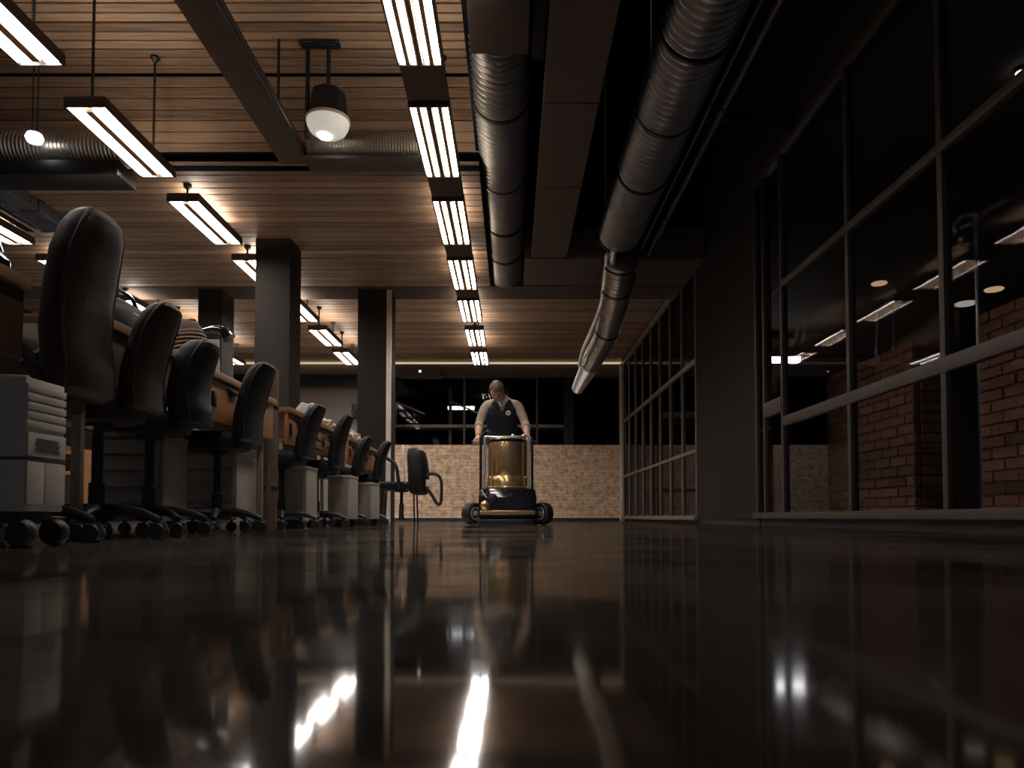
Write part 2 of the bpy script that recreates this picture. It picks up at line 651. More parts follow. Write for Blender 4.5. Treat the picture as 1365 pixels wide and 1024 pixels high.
# right wall: solid part, header, plinth, sill
bm = B()
span(bm, (XW, 7.10, 0.06), (XW + 0.16, 9.40, 3.42))
struct('wall_right', bm, M_DARKWALL, 'solid dark wall between the two window runs')
bm = B()
span(bm, (XW + 0.02, 7.10, 0), (XW + 0.12, 9.40, 0.06))
struct('baseboard_right', bm, M_PLINTH, 'black recessed skirting of the dark wall')
bm = B()
span(bm, (XW, -1, 3.42), (XW + 0.16, YB, ZV))
struct('wall_right_header', bm, M_DARKWALL, 'dark header wall over the right windows')
bm = B()
span(bm, (XW + 0.03, -1, 0), (XW + 0.12, 7.10, 0.078))
span(bm, (XW + 0.03, 9.40, 0), (XW + 0.12, YB, 0.05))
struct('trim_5', bm, M_PLINTH, 'dark recessed plinth under the right windows')


def win_run(name, label, ys, y0, y1, sill, rails, top):
    FM = M_FRAME2 if name == 'window_2' else M_FRAME
    w = bpy.data.objects.new(name, None)
    C.objects.link(w)
    w['kind'] = 'structure'
    w['label'] = label
    b0 = B()
    span(b0, (XW - 0.05, y0, sill - 0.055), (XW + 0.10, y1, sill), 0.006)
    obj('sill', b0, FM, w)
    b0 = B()
    span(b0, (XW - 0.02, y0, top), (XW + 0.06, y1, top + 0.09), 0.006)
    obj('head_rail', b0, FM, w)
    for z, h in rails:
        b0 = B()
        span(b0, (XW - 0.02, y0 if name == 'window_2' else -1, z - h / 2), (XW + 0.03, y1 if name == 'window_2' else 6.36, z + h / 2), 0.006)
        obj('rail', b0, FM, w)
    for yy in ys:
        b0 = B()
        wd = 0.035 if name == 'window_2' else 0.05
        span(b0, (XW - 0.012, yy - wd / 2, sill), (XW + 0.045, yy + wd / 2, top), 0.005)
        obj('mullion', b0, FM, w)
    zs = [sill] + [r[0] for r in rails] + [top]
    for a, b in zip(ys[:-1], ys[1:]):
        for za, zb in zip(zs[:-1], zs[1:]):
            b0 = B()
            span(b0, (XW + 0.012, a + 0.012, za + 0.02), (XW + 0.018, b - 0.012, zb - 0.02))
            obj('pane', b0, M_GLASS, w)
    return w


win1 = win_run('window_1', 'tall near run of glass panes along the right', [-0.6, 0.6, 1.7, 2.82, 4.0, 5.13, 6.40, 6.86, 7.08], -1, 7.1, 0.13, [(0.93, 0.085), (2.15, 0.06)], 3.33)
b0 = B()
span(b0, (XW - 0.02, 6.40, 1.02), (XW + 0.03, 6.86, 1.16), 0.005)
obj('door_rail', b0, M_FRAME, win1)
win2 = win_run('window_2', 'far run of narrow glass panes along the right', [9.42 + 0.775 * k for k in range(9)], 9.4, YB - 0.12, 0.10, [(0.95, 0.045), (2.13, 0.06)], 3.36)
# pale corner post where the far windows meet the brick wall
bm = B()
span(bm, (XW - 0.06, YB - 0.16, 0), (XW + 0.06, YB - 0.01, 3.42), 0.008)
struct('trim_6', bm, M_PALE, 'pale corner post at the far end of the right windows')
# right room shell
bm = B()
span(bm, (XW + 0.16, -1, 3.62), (9, YB, 3.7))
struct('ceiling_side_room', bm, M_SOFFIT, 'ceiling of the room behind the right glass')
bm = B()
span(bm, (8.8, -1, 0), (9, YB, 3.65))
struct('wall_side_room', bm, M_DARKWALL, 'far side wall behind the right glass')


# brick walls behind the glass: bricks one by one
def brick_wall(name, label, x0, y0, y1, top, thick=0.24):
    b0 = B()
    span(b0, (x0 + 0.012, y0 + 0.012, 0), (x0 + thick, y1, top - 0.004))
    w = struct(name, b0, M_MORTAR, label)
    meshes = {}

    def bmesh_of(ln, ax):
        key = (round(ln, 3), ax)
        if key not in meshes:
            b1 = B()
            box(b1, (0, 0, 0), (0.05, ln, 0.068) if ax == 'Y' else (ln, 0.05, 0.068), bev=0.005, seg=1)
            me_ = finish(b1, 'brick')
            me_.materials.append(M_BRICK)
            meshes[key] = me_
        return meshes[key]
    rows = int(top / 0.08)
    for r in range(rows):
        z = (r + 0.5) * top / rows
        yy = y0 - (0.0 if r % 2 else 0.125)
        while yy < y1 - 0.02:
            a, b = max(yy, y0), min(yy + 0.25, y1)
            if b - a > 0.04:
                o = bpy.data.objects.new('brick', bmesh_of(b - a - 0.012, 'Y'))
                C.objects.link(o)
                o.parent = w
                o.location = (x0 + 0.022 + random.uniform(-0.005, 0.005), (a + b) / 2, z)
            yy += 0.25
        o = bpy.data.objects.new('brick', bmesh_of(thick - 0.06, 'X'))
        C.objects.link(o)
        o.parent = w
        o.location = (x0 + 0.06 + (thick - 0.06) / 2, y0 + 0.022, z)
    return w


brick_wall('wall_pier', 'red brick pier seen through the right glass', 3.18, 5.72, 7.3, 1.50)
brick_wall('wall_parapet', 'red brick wall behind the glass at the right edge', 3.30, 2.6, 5.10, 1.52)

# columns
def column(x0, x1, y0, label, lit_edge=False):
    b0 = B()
    span(b0, (x0, y0, 0), (x1, y0 + 0.44, Z2 + 0.02), 0.008)
    c = struct('column', b0, M_COLUMN, label)
    if lit_edge:
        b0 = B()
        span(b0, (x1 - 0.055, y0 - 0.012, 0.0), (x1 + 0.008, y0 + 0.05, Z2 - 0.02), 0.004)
        obj('lit_edge_strip', b0, M_PALE, c)  # pale strip paints in the lamplit right side of the column
    return c


column(-2.95, -2.55, 8.25, 'wide brown column nearest the camera')
column(-2.16, -1.70, 10.08, 'brown column with a pale strip for its lit edge', True)
column(-4.40, -4.06, 10.08, 'brown column behind the left chairs')

# ------------------------------------------------------------------ lamps
def strip_lamp(kind):
    """origin at the centre of the underside"""
    t = thing('strip_light', 'x', 'ceiling light')
    L_, W_ = 1.12, 0.31
    b0 = B()
    box(b0, (0, 0, 0.055), (W_, L_, 0.05), bev=0.006, seg=1)
    for s in (-1, 1):
        box(b0, (s * (W_ / 2 - 0.008), 0, 0.02), (0.016, L_, 0.045), bev=0.003, seg=1)
        box(b0, (0, s * (L_ / 2 - 0.008), 0.02), (W_ - 0.03, 0.016, 0.045), bev=0.003, seg=1)
    obj('housing', b0, M_LAMPBODY, t)
    if kind == 'pendant':
        for s in (-1, 1):
            b0 = B()
            box(b0, (s * 0.085, 0, 0.018), (0.105, L_ - 0.05, 0.012), bev=0.004, seg=1)
            obj('diffuser', b0, M_TUBE, t)
        b0 = B()
        box(b0, (0, 0, 0.004), (0.058, L_ - 0.12, 0.026), bev=0.006)
        obj('spine', b0, M_TAN, t)
    else:
        for x in (-0.115, -0.045, 0.045, 0.115):
            b0 = B()
            tube(b0, [(x, -L_ / 2 + 0.03, 0.02), (x, L_ / 2 - 0.03, 0.02)], 0.022 if abs(x) > 0.1 else 0.014, 8)
            obj('tube', b0, M_TUBE, t)
        for x in (-0.08, 0.0, 0.08):
            b0 = B()
            box(b0, (x, 0, 0.008), (0.030 if x else 0.040, L_ - 0.04, 0.034), bev=0.004, seg=1)
            obj('reflector_fin', b0, M_TAN, t)
        b0 = B()
        box(b0, (0, 0, -0.004), (0.010, L_ - 0.04, 0.024))
        obj('divider', b0, M_BLACKM, t)
    b0 = B()
    box(b0, (0, 0, 0.084), (W_ * 0.5, L_ - 0.2, 0.008))
    obj('uplight', b0, M_UPL, t)
    return t


ys_l = [3.62 + 1.59 * k + 0.56 for k in range(7)]
ys_l.append(ys_l[0] - 1.59)
rows = [(-3.13, 'pendant', 'left hanging row', range(7), 'twin bar lights of the left hanging row'),
        (-5.42, 'pendant', 'outermost left row', range(2, 7), 'twin bar lights of the outermost left row'),
        (-0.61, 'louvre', 'middle row over the aisle', range(7), 'slatted lights of the middle row')]
for X, kind, rowname, ks, grp in rows:
    proto = None
    for k in ks:
        if proto is None:
            o = proto = strip_lamp(kind)
        else:
            o = copy_tree(proto)
            o['label'] = 'x'
        o.location = (X, ys_l[k], 3.09)
        o['group'] = grp
        what = 'twin bar strip light' if kind == 'pendant' else 'slatted fluorescent light'
        idx = ORD[k] if k != ks[0] else 'nearest'
        if k == 6:
            idx = 'farthest'
        o['label'] = f'{idx} {what} in the {rowname}' if ks[0] == 0 or k in (ks[0], 6) else f'{ORD[k - ks[0]]} {what} from the camera in the {rowname}'
    if ks[0] == 0:        # one more of the row hangs overhead, above the top edge of the picture
        o = copy_tree(proto)
        o.location = (X, ys_l[7], 3.09)
        o['label'] = f'{what} overhead, above the picture, in the {rowname}'
    for k in list(ks) + ([7] if ks[0] == 0 else []):          # rods, after copying so each lamp gets its own length
        Y0 = ys_l[k]
        lamp = [o for o in C.objects if o.get('group') == grp and abs(o.location.y - Y0) < 0.01][0]
        for s in (-0.46, 0.46):
            yy = Y0 + s
            zc = Z1 if yy < 6.5 else (Z2 if yy < 10.62 else Z3)
            b0 = B()
            tube(b0, [(0, s, 0.08), (0, s, zc - 3.09)], 0.011, 8)
            lathe(b0, [(0.03, 0.078), (0.03, 0.11), (0.012, 0.12)], (0, s, 0), 10)
            lathe(b0, [(0.012, zc - 3.09 - 0.05), (0.04, zc - 3.09 - 0.02), (0.04, zc - 3.09)], (0, s, 0), 10)
            obj('rod', b0, M_BLACKM, lamp)

# trunking box carrying the middle row
t = thing('lamp_trunking', 'long brown trunking box carrying the middle row of lights', 'trunking', (-0.61, 0, 0))
for k in range(4):
    ya = ys_l[k] + 0.57
    bm = B()
    span(bm, (-0.15, ya, 3.12), (0.15, ya + 0.44, 3.18), 0.006)
    obj('cover_plate', bm, M_SOFFIT, t)

# industrial flood lamp
fl = thing('flood_lamp', 'black bell shaped flood lamp hanging on two rods', 'lamp', (at(437, 185, 6.02).x, 6.02, 0))
bm = B()
zt = at(437, 122, 6.02).z
zb = at(437, 160, 6.02).z
lathe(bm, [(0.11, zt), (0.135, zt - 0.01), (0.145, zt - 0.03), (0.168, zb + 0.02), (0.172, zb), (0.150, zb - 0.002)], (0, 0, 0), 8)
obj('housing', bm, M_BLACKM, fl)
bm = B()
lathe(bm, [(0.165, zb + 0.004), (0.178, zb - 0.01), (0.175, zb - 0.05), (0.150, zb - 0.10), (0.10, zb - 0.135), (0.03, zb - 0.15)], (0, 0, 0), 24)
lens = obj('lens', bm, M_LENS, fl)
bm = B()
lathe(bm, [(0.176, zb + 0.012), (0.186, zb + 0.004), (0.186, zb - 0.016), (0.176, zb - 0.02)], (0, 0, 0), 24)
obj('rim', bm, M_PALE, lens)
bm = B()
lathe(bm, [(0.015, zb - 0.165), (0.055, zb - 0.155), (0.07, zb - 0.135), (0.06, zb - 0.12)], (-0.02, -0.01, 0), 16)
obj('bulb', bm, M_BULB, lens)
bm = B()
tube(bm, [(0.0, 0, zt - 0.02), (0.0, 0, Z1 - 0.02)], 0.018, 8)
obj('rod', bm, M_BLACKM, fl)
bm = B()
tube(bm, [(-0.19, 0.05, Z2 + 0.02), (-0.19, 0.05, Z1 - 0.02)], 0.02, 8)
obj('rod', bm, M_BLACKM, fl)
bm = B()
box(bm, (-0.08, 0.02, Z1 - 0.012), (0.34, 0.10, 0.024), bev=0.004, seg=1)
box(bm, (0.0, 0.0, Z1 - 0.035), (0.12, 0.06, 0.03), bev=0.004, seg=1)
obj('mounting_plate', bm, M_BLACKM, fl)
bm = B()
tube(bm, [(-0.19, 0.05, zb + 0.01), (-0.1, 0.02, zb + 0.03)], 0.012, 8)
obj('bracket', bm, M_BLACKM, fl)

# small globe lamp at far left
g0 = at(46, 184, 6.0)
t = thing('globe_lamp', 'small glowing globe lamp on two cords at the upper left', 'lamp', (g0.x, 6.0, 0))
bm = B()
lathe(bm, [(0.012, g0.z - 0.045), (0.055, g0.z - 0.035), (0.07, g0.z), (0.055, g0.z + 0.035), (0.012, g0.z + 0.045)], (0, 0, 0), 16)
obj('globe', bm, M_COOL, t)
for s in (-0.02, 0.022):
    bm = B()
    tube(bm, [(s, 0, g0.z + 0.03), (s, 0, Z1 - 0.0)], 0.006, 6)
    obj('cord', bm, M_BLACKM, t)


# ------------------------------------------------------------------ ducts
def ribbed(bm, p0, p1, r, pitch, amp, seg=28):
    p0, p1 = Vector(p0), Vector(p1)
    n = int((p1 - p0).length / pitch)
    pts, rs = [], []
    for i in range(n):
        for f, a in ((0.0, 0), (0.55, 0), (0.7, amp), (0.85, amp)):
            pts.append(p0.lerp(p1, (i + f) / n))
            rs.append(r + a)
    pts.append(p1)
    rs.append(r)
    tube(bm, pts, rs, seg)


def clamp(bm, c, r, axis='Y', w=0.03):
    lathe(bm, [(r - 0.01, -w / 2), (r + 0.012, -w / 2), (r + 0.012, w / 2), (r - 0.01, w / 2)], c, 28, axis)


t = thing('spiral_duct', 'round spiral duct beside the middle row of lights', 'duct', (-0.09, 4.85, 0))
bm = B()
ribbed(bm, (0, 0, 3.50), (0, 5.15, 3.50), 0.208, 0.075, 0.024)
obj('pipe', bm, M_DUCTB, t)
for y in (0.9, 2.2, 3.3, 4.2):
    bm = B()
    clamp(bm, (0, y, 3.50), 0.230)
    obj('clamp', bm, M_BLACKM, t)
bm = B()
span(bm, (-0.19, -0.45, 3.24), (0.20, -0.01, 3.75), 0.008)
obj('plenum_box', bm, M_SOFFIT, t)
bm = B()
span(bm, (0.23, -0.3, 3.40), (0.32, 0.3, 3.6), 0.006)
obj('damper_box', bm, M_DARKWALL, t)

t = thing('spiral_duct', 'large ribbed round duct running along the right under the void', 'duct', (1.25, 2.2, 0))
bm = B()
ribbed(bm, (0, 0, 3.40), (0, 6.2, 3.40), 0.222, 0.075, 0.026)
obj('pipe', bm, M_DUCT, t)
for y in (2.6, 3.55, 4.6, 6.15):
    bm = B()
    clamp(bm, (0, y, 3.40), 0.245)
    obj('clamp', bm, M_BLACKM, t)
for y in (3.0, 5.6):
    bm = B()
    tube(bm, [(-0.23, y, 3.4), (-0.23, y, ZV)], 0.007, 6)
    obj('hanger', bm, M_PALE, t)
# drooping foil hose at its end
t = thing('foil_hose', 'drooping silver foil hose at the end of the large right duct', 'hose', (0, 0, 0))
keys = [(828, 345, 8.40, 0.20), (823, 378, 8.75, 0.19), (817, 410, 9.15, 0.17), (808, 445, 9.6, 0.155), (795, 470, 10.0, 0.145), (785, 490, 10.35, 0.12), (770, 518, 10.7, 0.065)]
path = smooth_path([at(a, b, c) for a, b, c, r in keys], 14)
rad = []
for i in range(len(path)):
    s = i / (len(path) - 1) * (len(keys) - 1)
    k = min(int(s), len(keys) - 2)
    r_ = keys[k][3] * (1 - (s - k)) + keys[k + 1][3] * (s - k)
    rad.append(r_ + (0.010 if i % 2 else -0.004))
bm = B()
tube(bm, path, rad, 20)
obj('hose', bm, M_DUCT, t)
bm = B()
rings = tube(bm, [path[-16], path[-1] + (path[-1] - path[-3]) * 0.4], [0.135, 0.085], 16)
obj('nozzle', bm, M_FOIL, t)
for off, m_ in (((-0.16, -0.12, 0.0), M_FOIL), ((-0.10, -0.17, 0.03), M_FOIL)):
    bm = B()
    pp = []
    for i, (a, b, c, r) in enumerate(keys[:-1]):
        f = [1.15, 1.1, 1.05, 1.35 if off[0] < -0.12 else 0.9, 1.25 if off[0] < -0.12 else 0.9, 0.9][i]
        pp.append(at(a, b, c) + Vector(off) * f)
    tube(bm, smooth_path(pp, 8), 0.026 if off[0] < -0.12 else 0.04, 10)
    obj('cable', bm, m_, t)
for i in (2, 16, 40):
    d = (path[i + 1] - path[i]).normalized()
    bm = B()
    lathe(bm, [(rad[i] - 0.01, -0.012), (rad[i] + 0.018, -0.012), (rad[i] + 0.018, 0.012), (rad[i] - 0.01, 0.012)], path[i], 20, 'Z', d.to_track_quat('Z', 'Y').to_matrix())
    obj('clamp', bm, M_BLACKM, t)

# cross ducts under the fascia
t = thing('cross_duct', 'short ribbed cross duct behind the flood lamp', 'duct', (0, 6.36, 3.38))
bm = B()
ribbed(bm, (-1.80, 0, 0), (-0.70, 0, 0), 0.125, 0.026, 0.007, 20)
obj('pipe', bm, M_DUCT, t)
bm = B()
span(bm, (-1.82, -0.13, -0.165), (-0.70, 0.13, -0.135), 0.004)
obj('support_ledge', bm, M_FRAME, t)
t = thing('cross_duct', 'ribbed cross duct at the upper left behind the globe lamp', 'duct', (0, 6.28, 3.32))
bm = B()
ribbed(bm, (-6.5, 0, 0), (-3.40, 0, 0), 0.15, 0.034, 0.009, 20)
obj('pipe', bm, M_DUCT, t)
bm = B()
span(bm, (-6.5, -0.16, -0.30), (-3.38, 0.15, -0.17), 0.006)
obj('support_tray', bm, M_BLACKM, t)

# conduits along the right of the big duct
for i, (x, z, r, lab) in enumerate(((1.53, 3.42, 0.016, 'thin dark conduit closest to the large right duct'), (1.60, 3.40, 0.016, 'middle thin conduit beside the large right duct'),
                               (1.70, 3.36, 0.026, 'thicker brown conduit nearest the right window wall'))):
    t = thing('conduit', lab, 'pipe', (x, 1.5, z), 0, 'conduits beside the large duct')
    bm = B()
    tube(bm, [(0, 0, 0), (0, 8.2, 0)], r, 8)
    obj('pipe', bm, M_FRAME, t)
    for y in (2.0, 4.2, 6.3):
        bm = B()
        box(bm, (0, y, 0), (r * 2.6, 0.03, r * 2.6), bev=0.004, seg=1)
        obj('clip', bm, M_BLACKM, t)
t = thing('pipe_bracket', 'black bracket bar reaching from the conduits to the right wall', 'bracket', (0, 6.05, 3.46))
bm = B()
span(bm, (1.50, -0.02, -0.02), (2.39, 0.02, 0.02), 0.003)
obj('bar', bm, M_BLACKM, t)
bm = B()
span(bm, (2.375, -0.06, -0.09), (2.40, 0.06, 0.09), 0.003)
obj('wall_plate', bm, M_BLACKM, t)

# blue grey trunking at the far left
t = thing('cable_trunking', 'blue grey metal cable trunking under the left ceiling', 'trunking', (-4.92, 0, 3.16))
for y0, y1 in ((6.62, 7.2), (7.22, 7.75)):
    bm = B()
    span(bm, (-0.15, y0, 0), (0.15, y1, 0.13), 0.008)
    obj('section', bm, M_TRUNK, t)
bm = B()
tube(bm, [(-0.17, 6.62, -0.015), (-0.17, 7.75, -0.015)], 0.014, 8)
obj('edge_rail', bm, M_CHROME, t)
bm = B()
span(bm, (-0.30, 6.62, -0.01), (-0.19, 7.7, 0.10), 0.005)
obj('side_channel', bm, M_BLACKM, t)

# screen housing on the far header
h0 = at(560, 497, YB - 0.2)
t = thing('screen_housing', 'brown rolled screen housing high on the far wall', 'screen', (h0.x, YB - 0.12, h0.z))
bm = B()
box(bm, (0, 0, 0), (0.9, 0.18, 0.22), bev=0.01)
obj('case', bm, M_SOFFIT, t)
bm = B()
lathe(bm, [(0.012, -0.01), (0.024, 0), (0.012, 0.01)], (0.0, -0.095, 0.03), 10, 'Y')
obj('indicator', bm, M_COOL, t)
# blind box and speaker on the far left wall
t = thing('blind_box', 'long black blind box on the grey far wall', 'blind', (-4.6, YB - 0.08, 3.05))
bm = B()
box(bm, (0, 0, 0), (3.9, 0.14, 0.25), bev=0.01)
obj('case', bm, M_BLACKM, t)
bm = B()
box(bm, (0, -0.03, -0.14), (3.8, 0.03, 0.03), bev=0.004)
obj('bottom_bar', bm, M_SOFFIT, t)
s0 = at(475, 548, YB - 0.15)
t = thing('wall_speaker', 'small black speaker on the grey far wall beside the pale edged column', 'speaker', (s0.x, YB - 0.14, s0.z))
bm = B()
box(bm, (0, 0, 0), (0.18, 0.2, 0.30), bev=0.015)
obj('case', bm, M_BLACKM, t)
bm = B()
lathe(bm, [(0.06, 0.0), (0.065, -0.006), (0.03, 0.004), (0.02, -0.004)], (0, -0.10, -0.04), 16, 'Y')
obj('cone', bm, M_RUBBER, t)
bm = B()
box(bm, (0, 0.12, 0), (0.05, 0.06, 0.08), bev=0.004)
obj('bracket', bm, M_BLACKM, t)


# ------------------------------------------------------------------ chairs
def castor(parent, c, r=0.033):
    b0 = B()
    for s in (-1, 1):
        lathe(b0, [(r * 0.5, -0.011), (r * 0.93, -0.011), (r, -0.005), (r, 0.005), (r * 0.93, 0.011), (r * 0.5, 0.011)], (c[0], c[1] + s * 0.015, r), 14, 'Y')
    tube(b0, [(c[0], c[1], r), (c[0], c[1], c[2])], 0.008, 6)
    box(b0, (c[0], c[1], r * 1.5), (r * 1.9, 0.03, r * 1.0), bev=0.01)
    return obj('castor', b0, M_RUBBER, parent)


def office_chair(label, loc, top, variant, leather, rz=0.0, W=0.36, arm=True, turn=0.0):
    """high back chair, front towards -X, base at the origin; the back stands at x = +0.20"""
    t = thing('office_chair', label, 'chair', (loc[0] - 0.20, loc[1], 0), rz, 'high backed chairs along the desks')
    hb = top - 0.50
    z0 = 0.50
    if variant == 'fat':
        prof = [(0.00, 0.185, .040), (0.03, 0.19, .060), (0.15, 0.185, .072), (0.35, 0.172, .070), (0.55, 0.180, .066), (0.75, 0.200, .068), (0.88, 0.222, .068), (0.95, 0.235, .058), (0.985, 0.238, .040), (1.0, 0.238, .018)]
    else:
        prof = [(0.00, 0.17, .025), (0.03, 0.175, .042), (0.15, 0.165, .050), (0.35, 0.17, .048), (0.55, 0.19, .045), (0.75, 0.215, .045), (0.88, 0.240, .045), (0.95, 0.258, .042), (0.985, 0.265, .030), (1.0, 0.267, .012)]
    b0 = B()
    sts = []
    for f, x, th in prof:
        w = W / 2 * (1.0 if f < 0.6 else math.sqrt(max(0.0, 1.0 - 0.80 * ((f - 0.6) / 0.4) ** 3)))
        if f in (0.0,):
            w *= 0.9
        if f >= 0.985:
            w *= 0.92 if f < 1 else 0.70
        sts.append(((x, 0, z0 + f * hb), th, w))
    # finer interpolation
    fine = []
    for a, b in zip(sts[:-1], sts[1:]):
        for k in range(3):
            u = k / 3
            fine.append((tuple(a[0][i] * (1 - u) + b[0][i] * u for i in range(3)), a[1] * (1 - u) + b[1] * u, a[2] * (1 - u) + b[2] * u))
    fine.append(sts[-1])
    loft(b0, fine, 28, 3.0)
    back = obj('backrest', b0, leather, t)
    # seam piping round the edge of the back
    b0 = B()
    for s in (-1, 1):
        b0 = B()
        tube(b0, [(c[0][0] + c[1] * 0.55, s * (c[2] - 0.004), c[0][2]) for c in fine[3:-4]], 0.007, 6)
        obj('piping', b0, leather, back)
    b0 = B()
    sw = W / 2
    rings = []
    loft(b0, [((-0.06, 0, 0.455), 0.18, sw * 0.85), ((-0.06, 0, 0.465), 0.215, sw * 0.97), ((-0.06, 0, 0.50), 0.23, sw), ((-0.06, 0, 0.535), 0.225, sw * 0.98), ((-0.06, 0, 0.555), 0.20, sw * 0.9), ((-0.06, 0, 0.562), 0.15, sw * 0.7)], 28, 4.0)
    obj('seat', b0, leather, t)
    if arm:
        for s in (-1, 1):
            b0 = B()
            yy = s * (W / 2 - 0.012)
            tube(b0, smooth_path([(0.14, yy, 0.52), (0.10, yy, 0.62), (0.04, yy, 0.68), (-0.05, yy, 0.685), (-0.10, yy, 0.65)], 5), 0.019, 8)
            obj('armrest', b0, M_RUBBER, t)
    b0 = B()
    lathe(b0, [(0.03, 0.08), (0.03, 0.22), (0.021, 0.225), (0.021, 0.43), (0.06, 0.44), (0.06, 0.46)], (0, 0, 0), 14)
    obj('gas_lift', b0, M_BLACKM, t)
    for k in range(5):
        a = 2 * PI * k / 5 + turn
        d = Vector((math.cos(a), math.sin(a), 0))
        b0 = B()
        tube(b0, [d * 0.02 + Vector((0, 0, 0.115)), d * 0.10 + Vector((0, 0, 0.118)), d * 0.18 + Vector((0, 0, 0.105)), d * 0.245 + Vector((0, 0, 0.078))], [0.026, 0.022, 0.018, 0.014], 8)
        leg = obj('leg', b0, M_BLACKM, t)
        e = d * 0.245
        castor(leg, (e.x, e.y, 0.075))
    return t


office_chair('very tall dark brown leather chair back nearest the camera', (-1.485, 2.50), 1.15, 'fat', M_LEATHER, 0, 0.30)
office_chair('dark chair in front of the straw basket on the desk', (-1.43, 2.85), 0.93, 'slim', M_LEATHER, 0, 0.24, False)
office_chair('shorter black chair close behind the chair by the straw basket', (-1.435, 3.27), 0.885, 'fat', M_LEATHER2, 0, 0.25, False, 0.63)
office_chair('curved black chair leaning back in front of the wide column', (-1.445, 4.05), 0.95, 'slim', M_LEATHER2, 0, 0.30, False)
office_chair('black chair just beyond the standing carpet roll', (-1.445, 5.18), 0.89, 'slim', M_LEATHER2, 0, 0.30, False)
office_chair('black chair beside the grey cloth bag', (-1.445, 6.10), 0.95, 'slim', M_LEATHER2, 0, 0.30, False)
office_chair('low black chair in front of the crumpled papers', (-1.445, 6.98), 0.86, 'slim', M_LEATHER2, 0, 0.30, False)
office_chair('last black chair at the far end of the desk row', (-1.445, 8.05), 0.93, 'slim', M_LEATHER2, 0, 0.30, False)

# lone visitor chair in the aisle
t = thing('swivel_chair', 'black armchair standing alone against the brick wall, arms curving out', 'chair', (-1.34, 9.0, 0))
bm = B()
loft(bm, [((-0.10, 0, 0.415), 0.24, 0.20), ((-0.10, 0, 0.43), 0.265, 0.225), ((-0.10, 0, 0.49), 0.27, 0.23), ((-0.10, 0, 0.515), 0.25, 0.21), ((-0.10, 0, 0.52), 0.18, 0.15)], 24, 4)
obj('seat', bm, M_LEATHER2, t)
bm = B()
loft(bm, [((0.20, 0, 0.36), 0.07, 0.13), ((0.19, 0, 0.39), 0.11, 0.19), ((0.185, 0, 0.50), 0.125, 0.225), ((0.18, 0, 0.65), 0.125, 0.23), ((0.165, 0, 0.80), 0.12, 0.225), ((0.155, 0, 0.89), 0.105, 0.20), ((0.14, 0, 0.925), 0.08, 0.16), ((0.13, 0, 0.935), 0.045, 0.10)], 24, 3)
bk = obj('backrest', bm, M_LEATHER2, t)
bm = B()
tube(bm, smooth_path([(0.06, -0.19, 0.42), (0.035, -0.235, 0.62), (0.03, -0.235, 0.80), (0.02, -0.20, 0.92), (0.00, -0.12, 0.965)], 6), 0.012, 8)
obj('piping', bm, M_PALE, bk)
bm = B()
tube(bm, smooth_path([(-0.02, -0.24, 0.42), (-0.04, -0.25, 0.60), (-0.07, -0.25, 0.72), (-0.16, -0.25, 0.79), (-0.32, -0.25, 0.83), (-0.40, -0.24, 0.83)], 6), 0.022, 10)
obj('armrest', bm, M_RUBBER, t)
bm = B()
tube(bm, smooth_path([(0.24, -0.12, 0.56), (0.33, -0.15, 0.61), (0.42, -0.16, 0.605), (0.475, -0.16, 0.53), (0.48, -0.16, 0.36), (0.465, -0.16, 0.25), (0.42, -0.15, 0.26), (0.36, -0.15, 0.36), (0.28, -0.14, 0.47)], 6), 0.02, 10)
obj('armrest', bm, M_RUBBER, t)
bm = B()
lathe(bm, [(0.02, -0.03), (0.045, -0.025), (0.045, 0.02), (0.02, 0.025)], (0.31, -0.13, 0.50), 12, 'Y')
obj('pivot_knob', bm, M_PALE, t)
bm = B()
lathe(bm, [(0.045, 0.05), (0.032, 0.09), (0.028, 0.25), (0.02, 0.26), (0.02, 0.39), (0.09, 0.40), (0.09, 0.42)], (-0.03, 0, 0), 14)
obj('gas_lift', bm, M_BLACKM, t)
for x, y in ((-0.24, -0.15), (-0.24, 0.15), (0.14, -0.15), (0.14, 0.15)):
    bm = B()
    tube(bm, [(x, y, 0.42), (x * 1.05, y * 1.05, 0.2), (x * 1.1, y * 1.1, 0.0)], 0.010, 8)
    obj('leg', bm, M_BLACKM, t)


# ------------------------------------------------------------------ desks
def desk(label, y0, y1, legs, handles):
    t = thing('desk', label, 'desk', (0, y0, 0), 0, 'desks in the left row')
    ln = y1 - y0
    b0 = B()
    span(b0, (-2.32, 0, 0.812), (-1.53, ln, 0.85), 0.004)
    obj('top', b0, M_DESKTOP, t)
    n = max(1, round(ln / 0.9))
    for i in range(n):
        b0 = B()
        span(b0, (-1.575, i * ln / n + 0.006, 0.59), (-1.55, (i + 1) * ln / n - 0.006, 0.808), 0.003)
        d = obj('drawer_front', b0, M_SHADEWOOD if y0 + (i + 0.5) * ln / n < 3.3 else M_ORANGE, t)  # near fronts take the wood with shade in its colour
        if handles:
            for f in (0.3, 0.7):
                b0 = B()
                yc = (i + f) * ln / n
                box(b0, (-1.54, yc, 0.775), (0.022, 0.13, 0.022), bev=0.006)
                obj('handle', b0, M_BLACKM, d)
            b0 = B()
            box(b0, (-1.543, i * ln / n + 0.05, 0.70), (0.014, 0.04, 0.08), bev=0.004)
            obj('hinge', b0, M_BLACKM, d)
    b0 = B()
    span(b0, (-2.30, 0.01, 0.45), (-2.27, ln - 0.01, 0.811), 0.003)
    obj('modesty_panel', b0, M_TAUPE, t)
    for x, y in legs:
        b0 = B()
        span(b0, (x - 0.018, y - 0.014 - y0, 0), (x + 0.018, y + 0.014 - y0, 0.812), 0.003)
        obj('leg', b0, M_TAUPE, t)


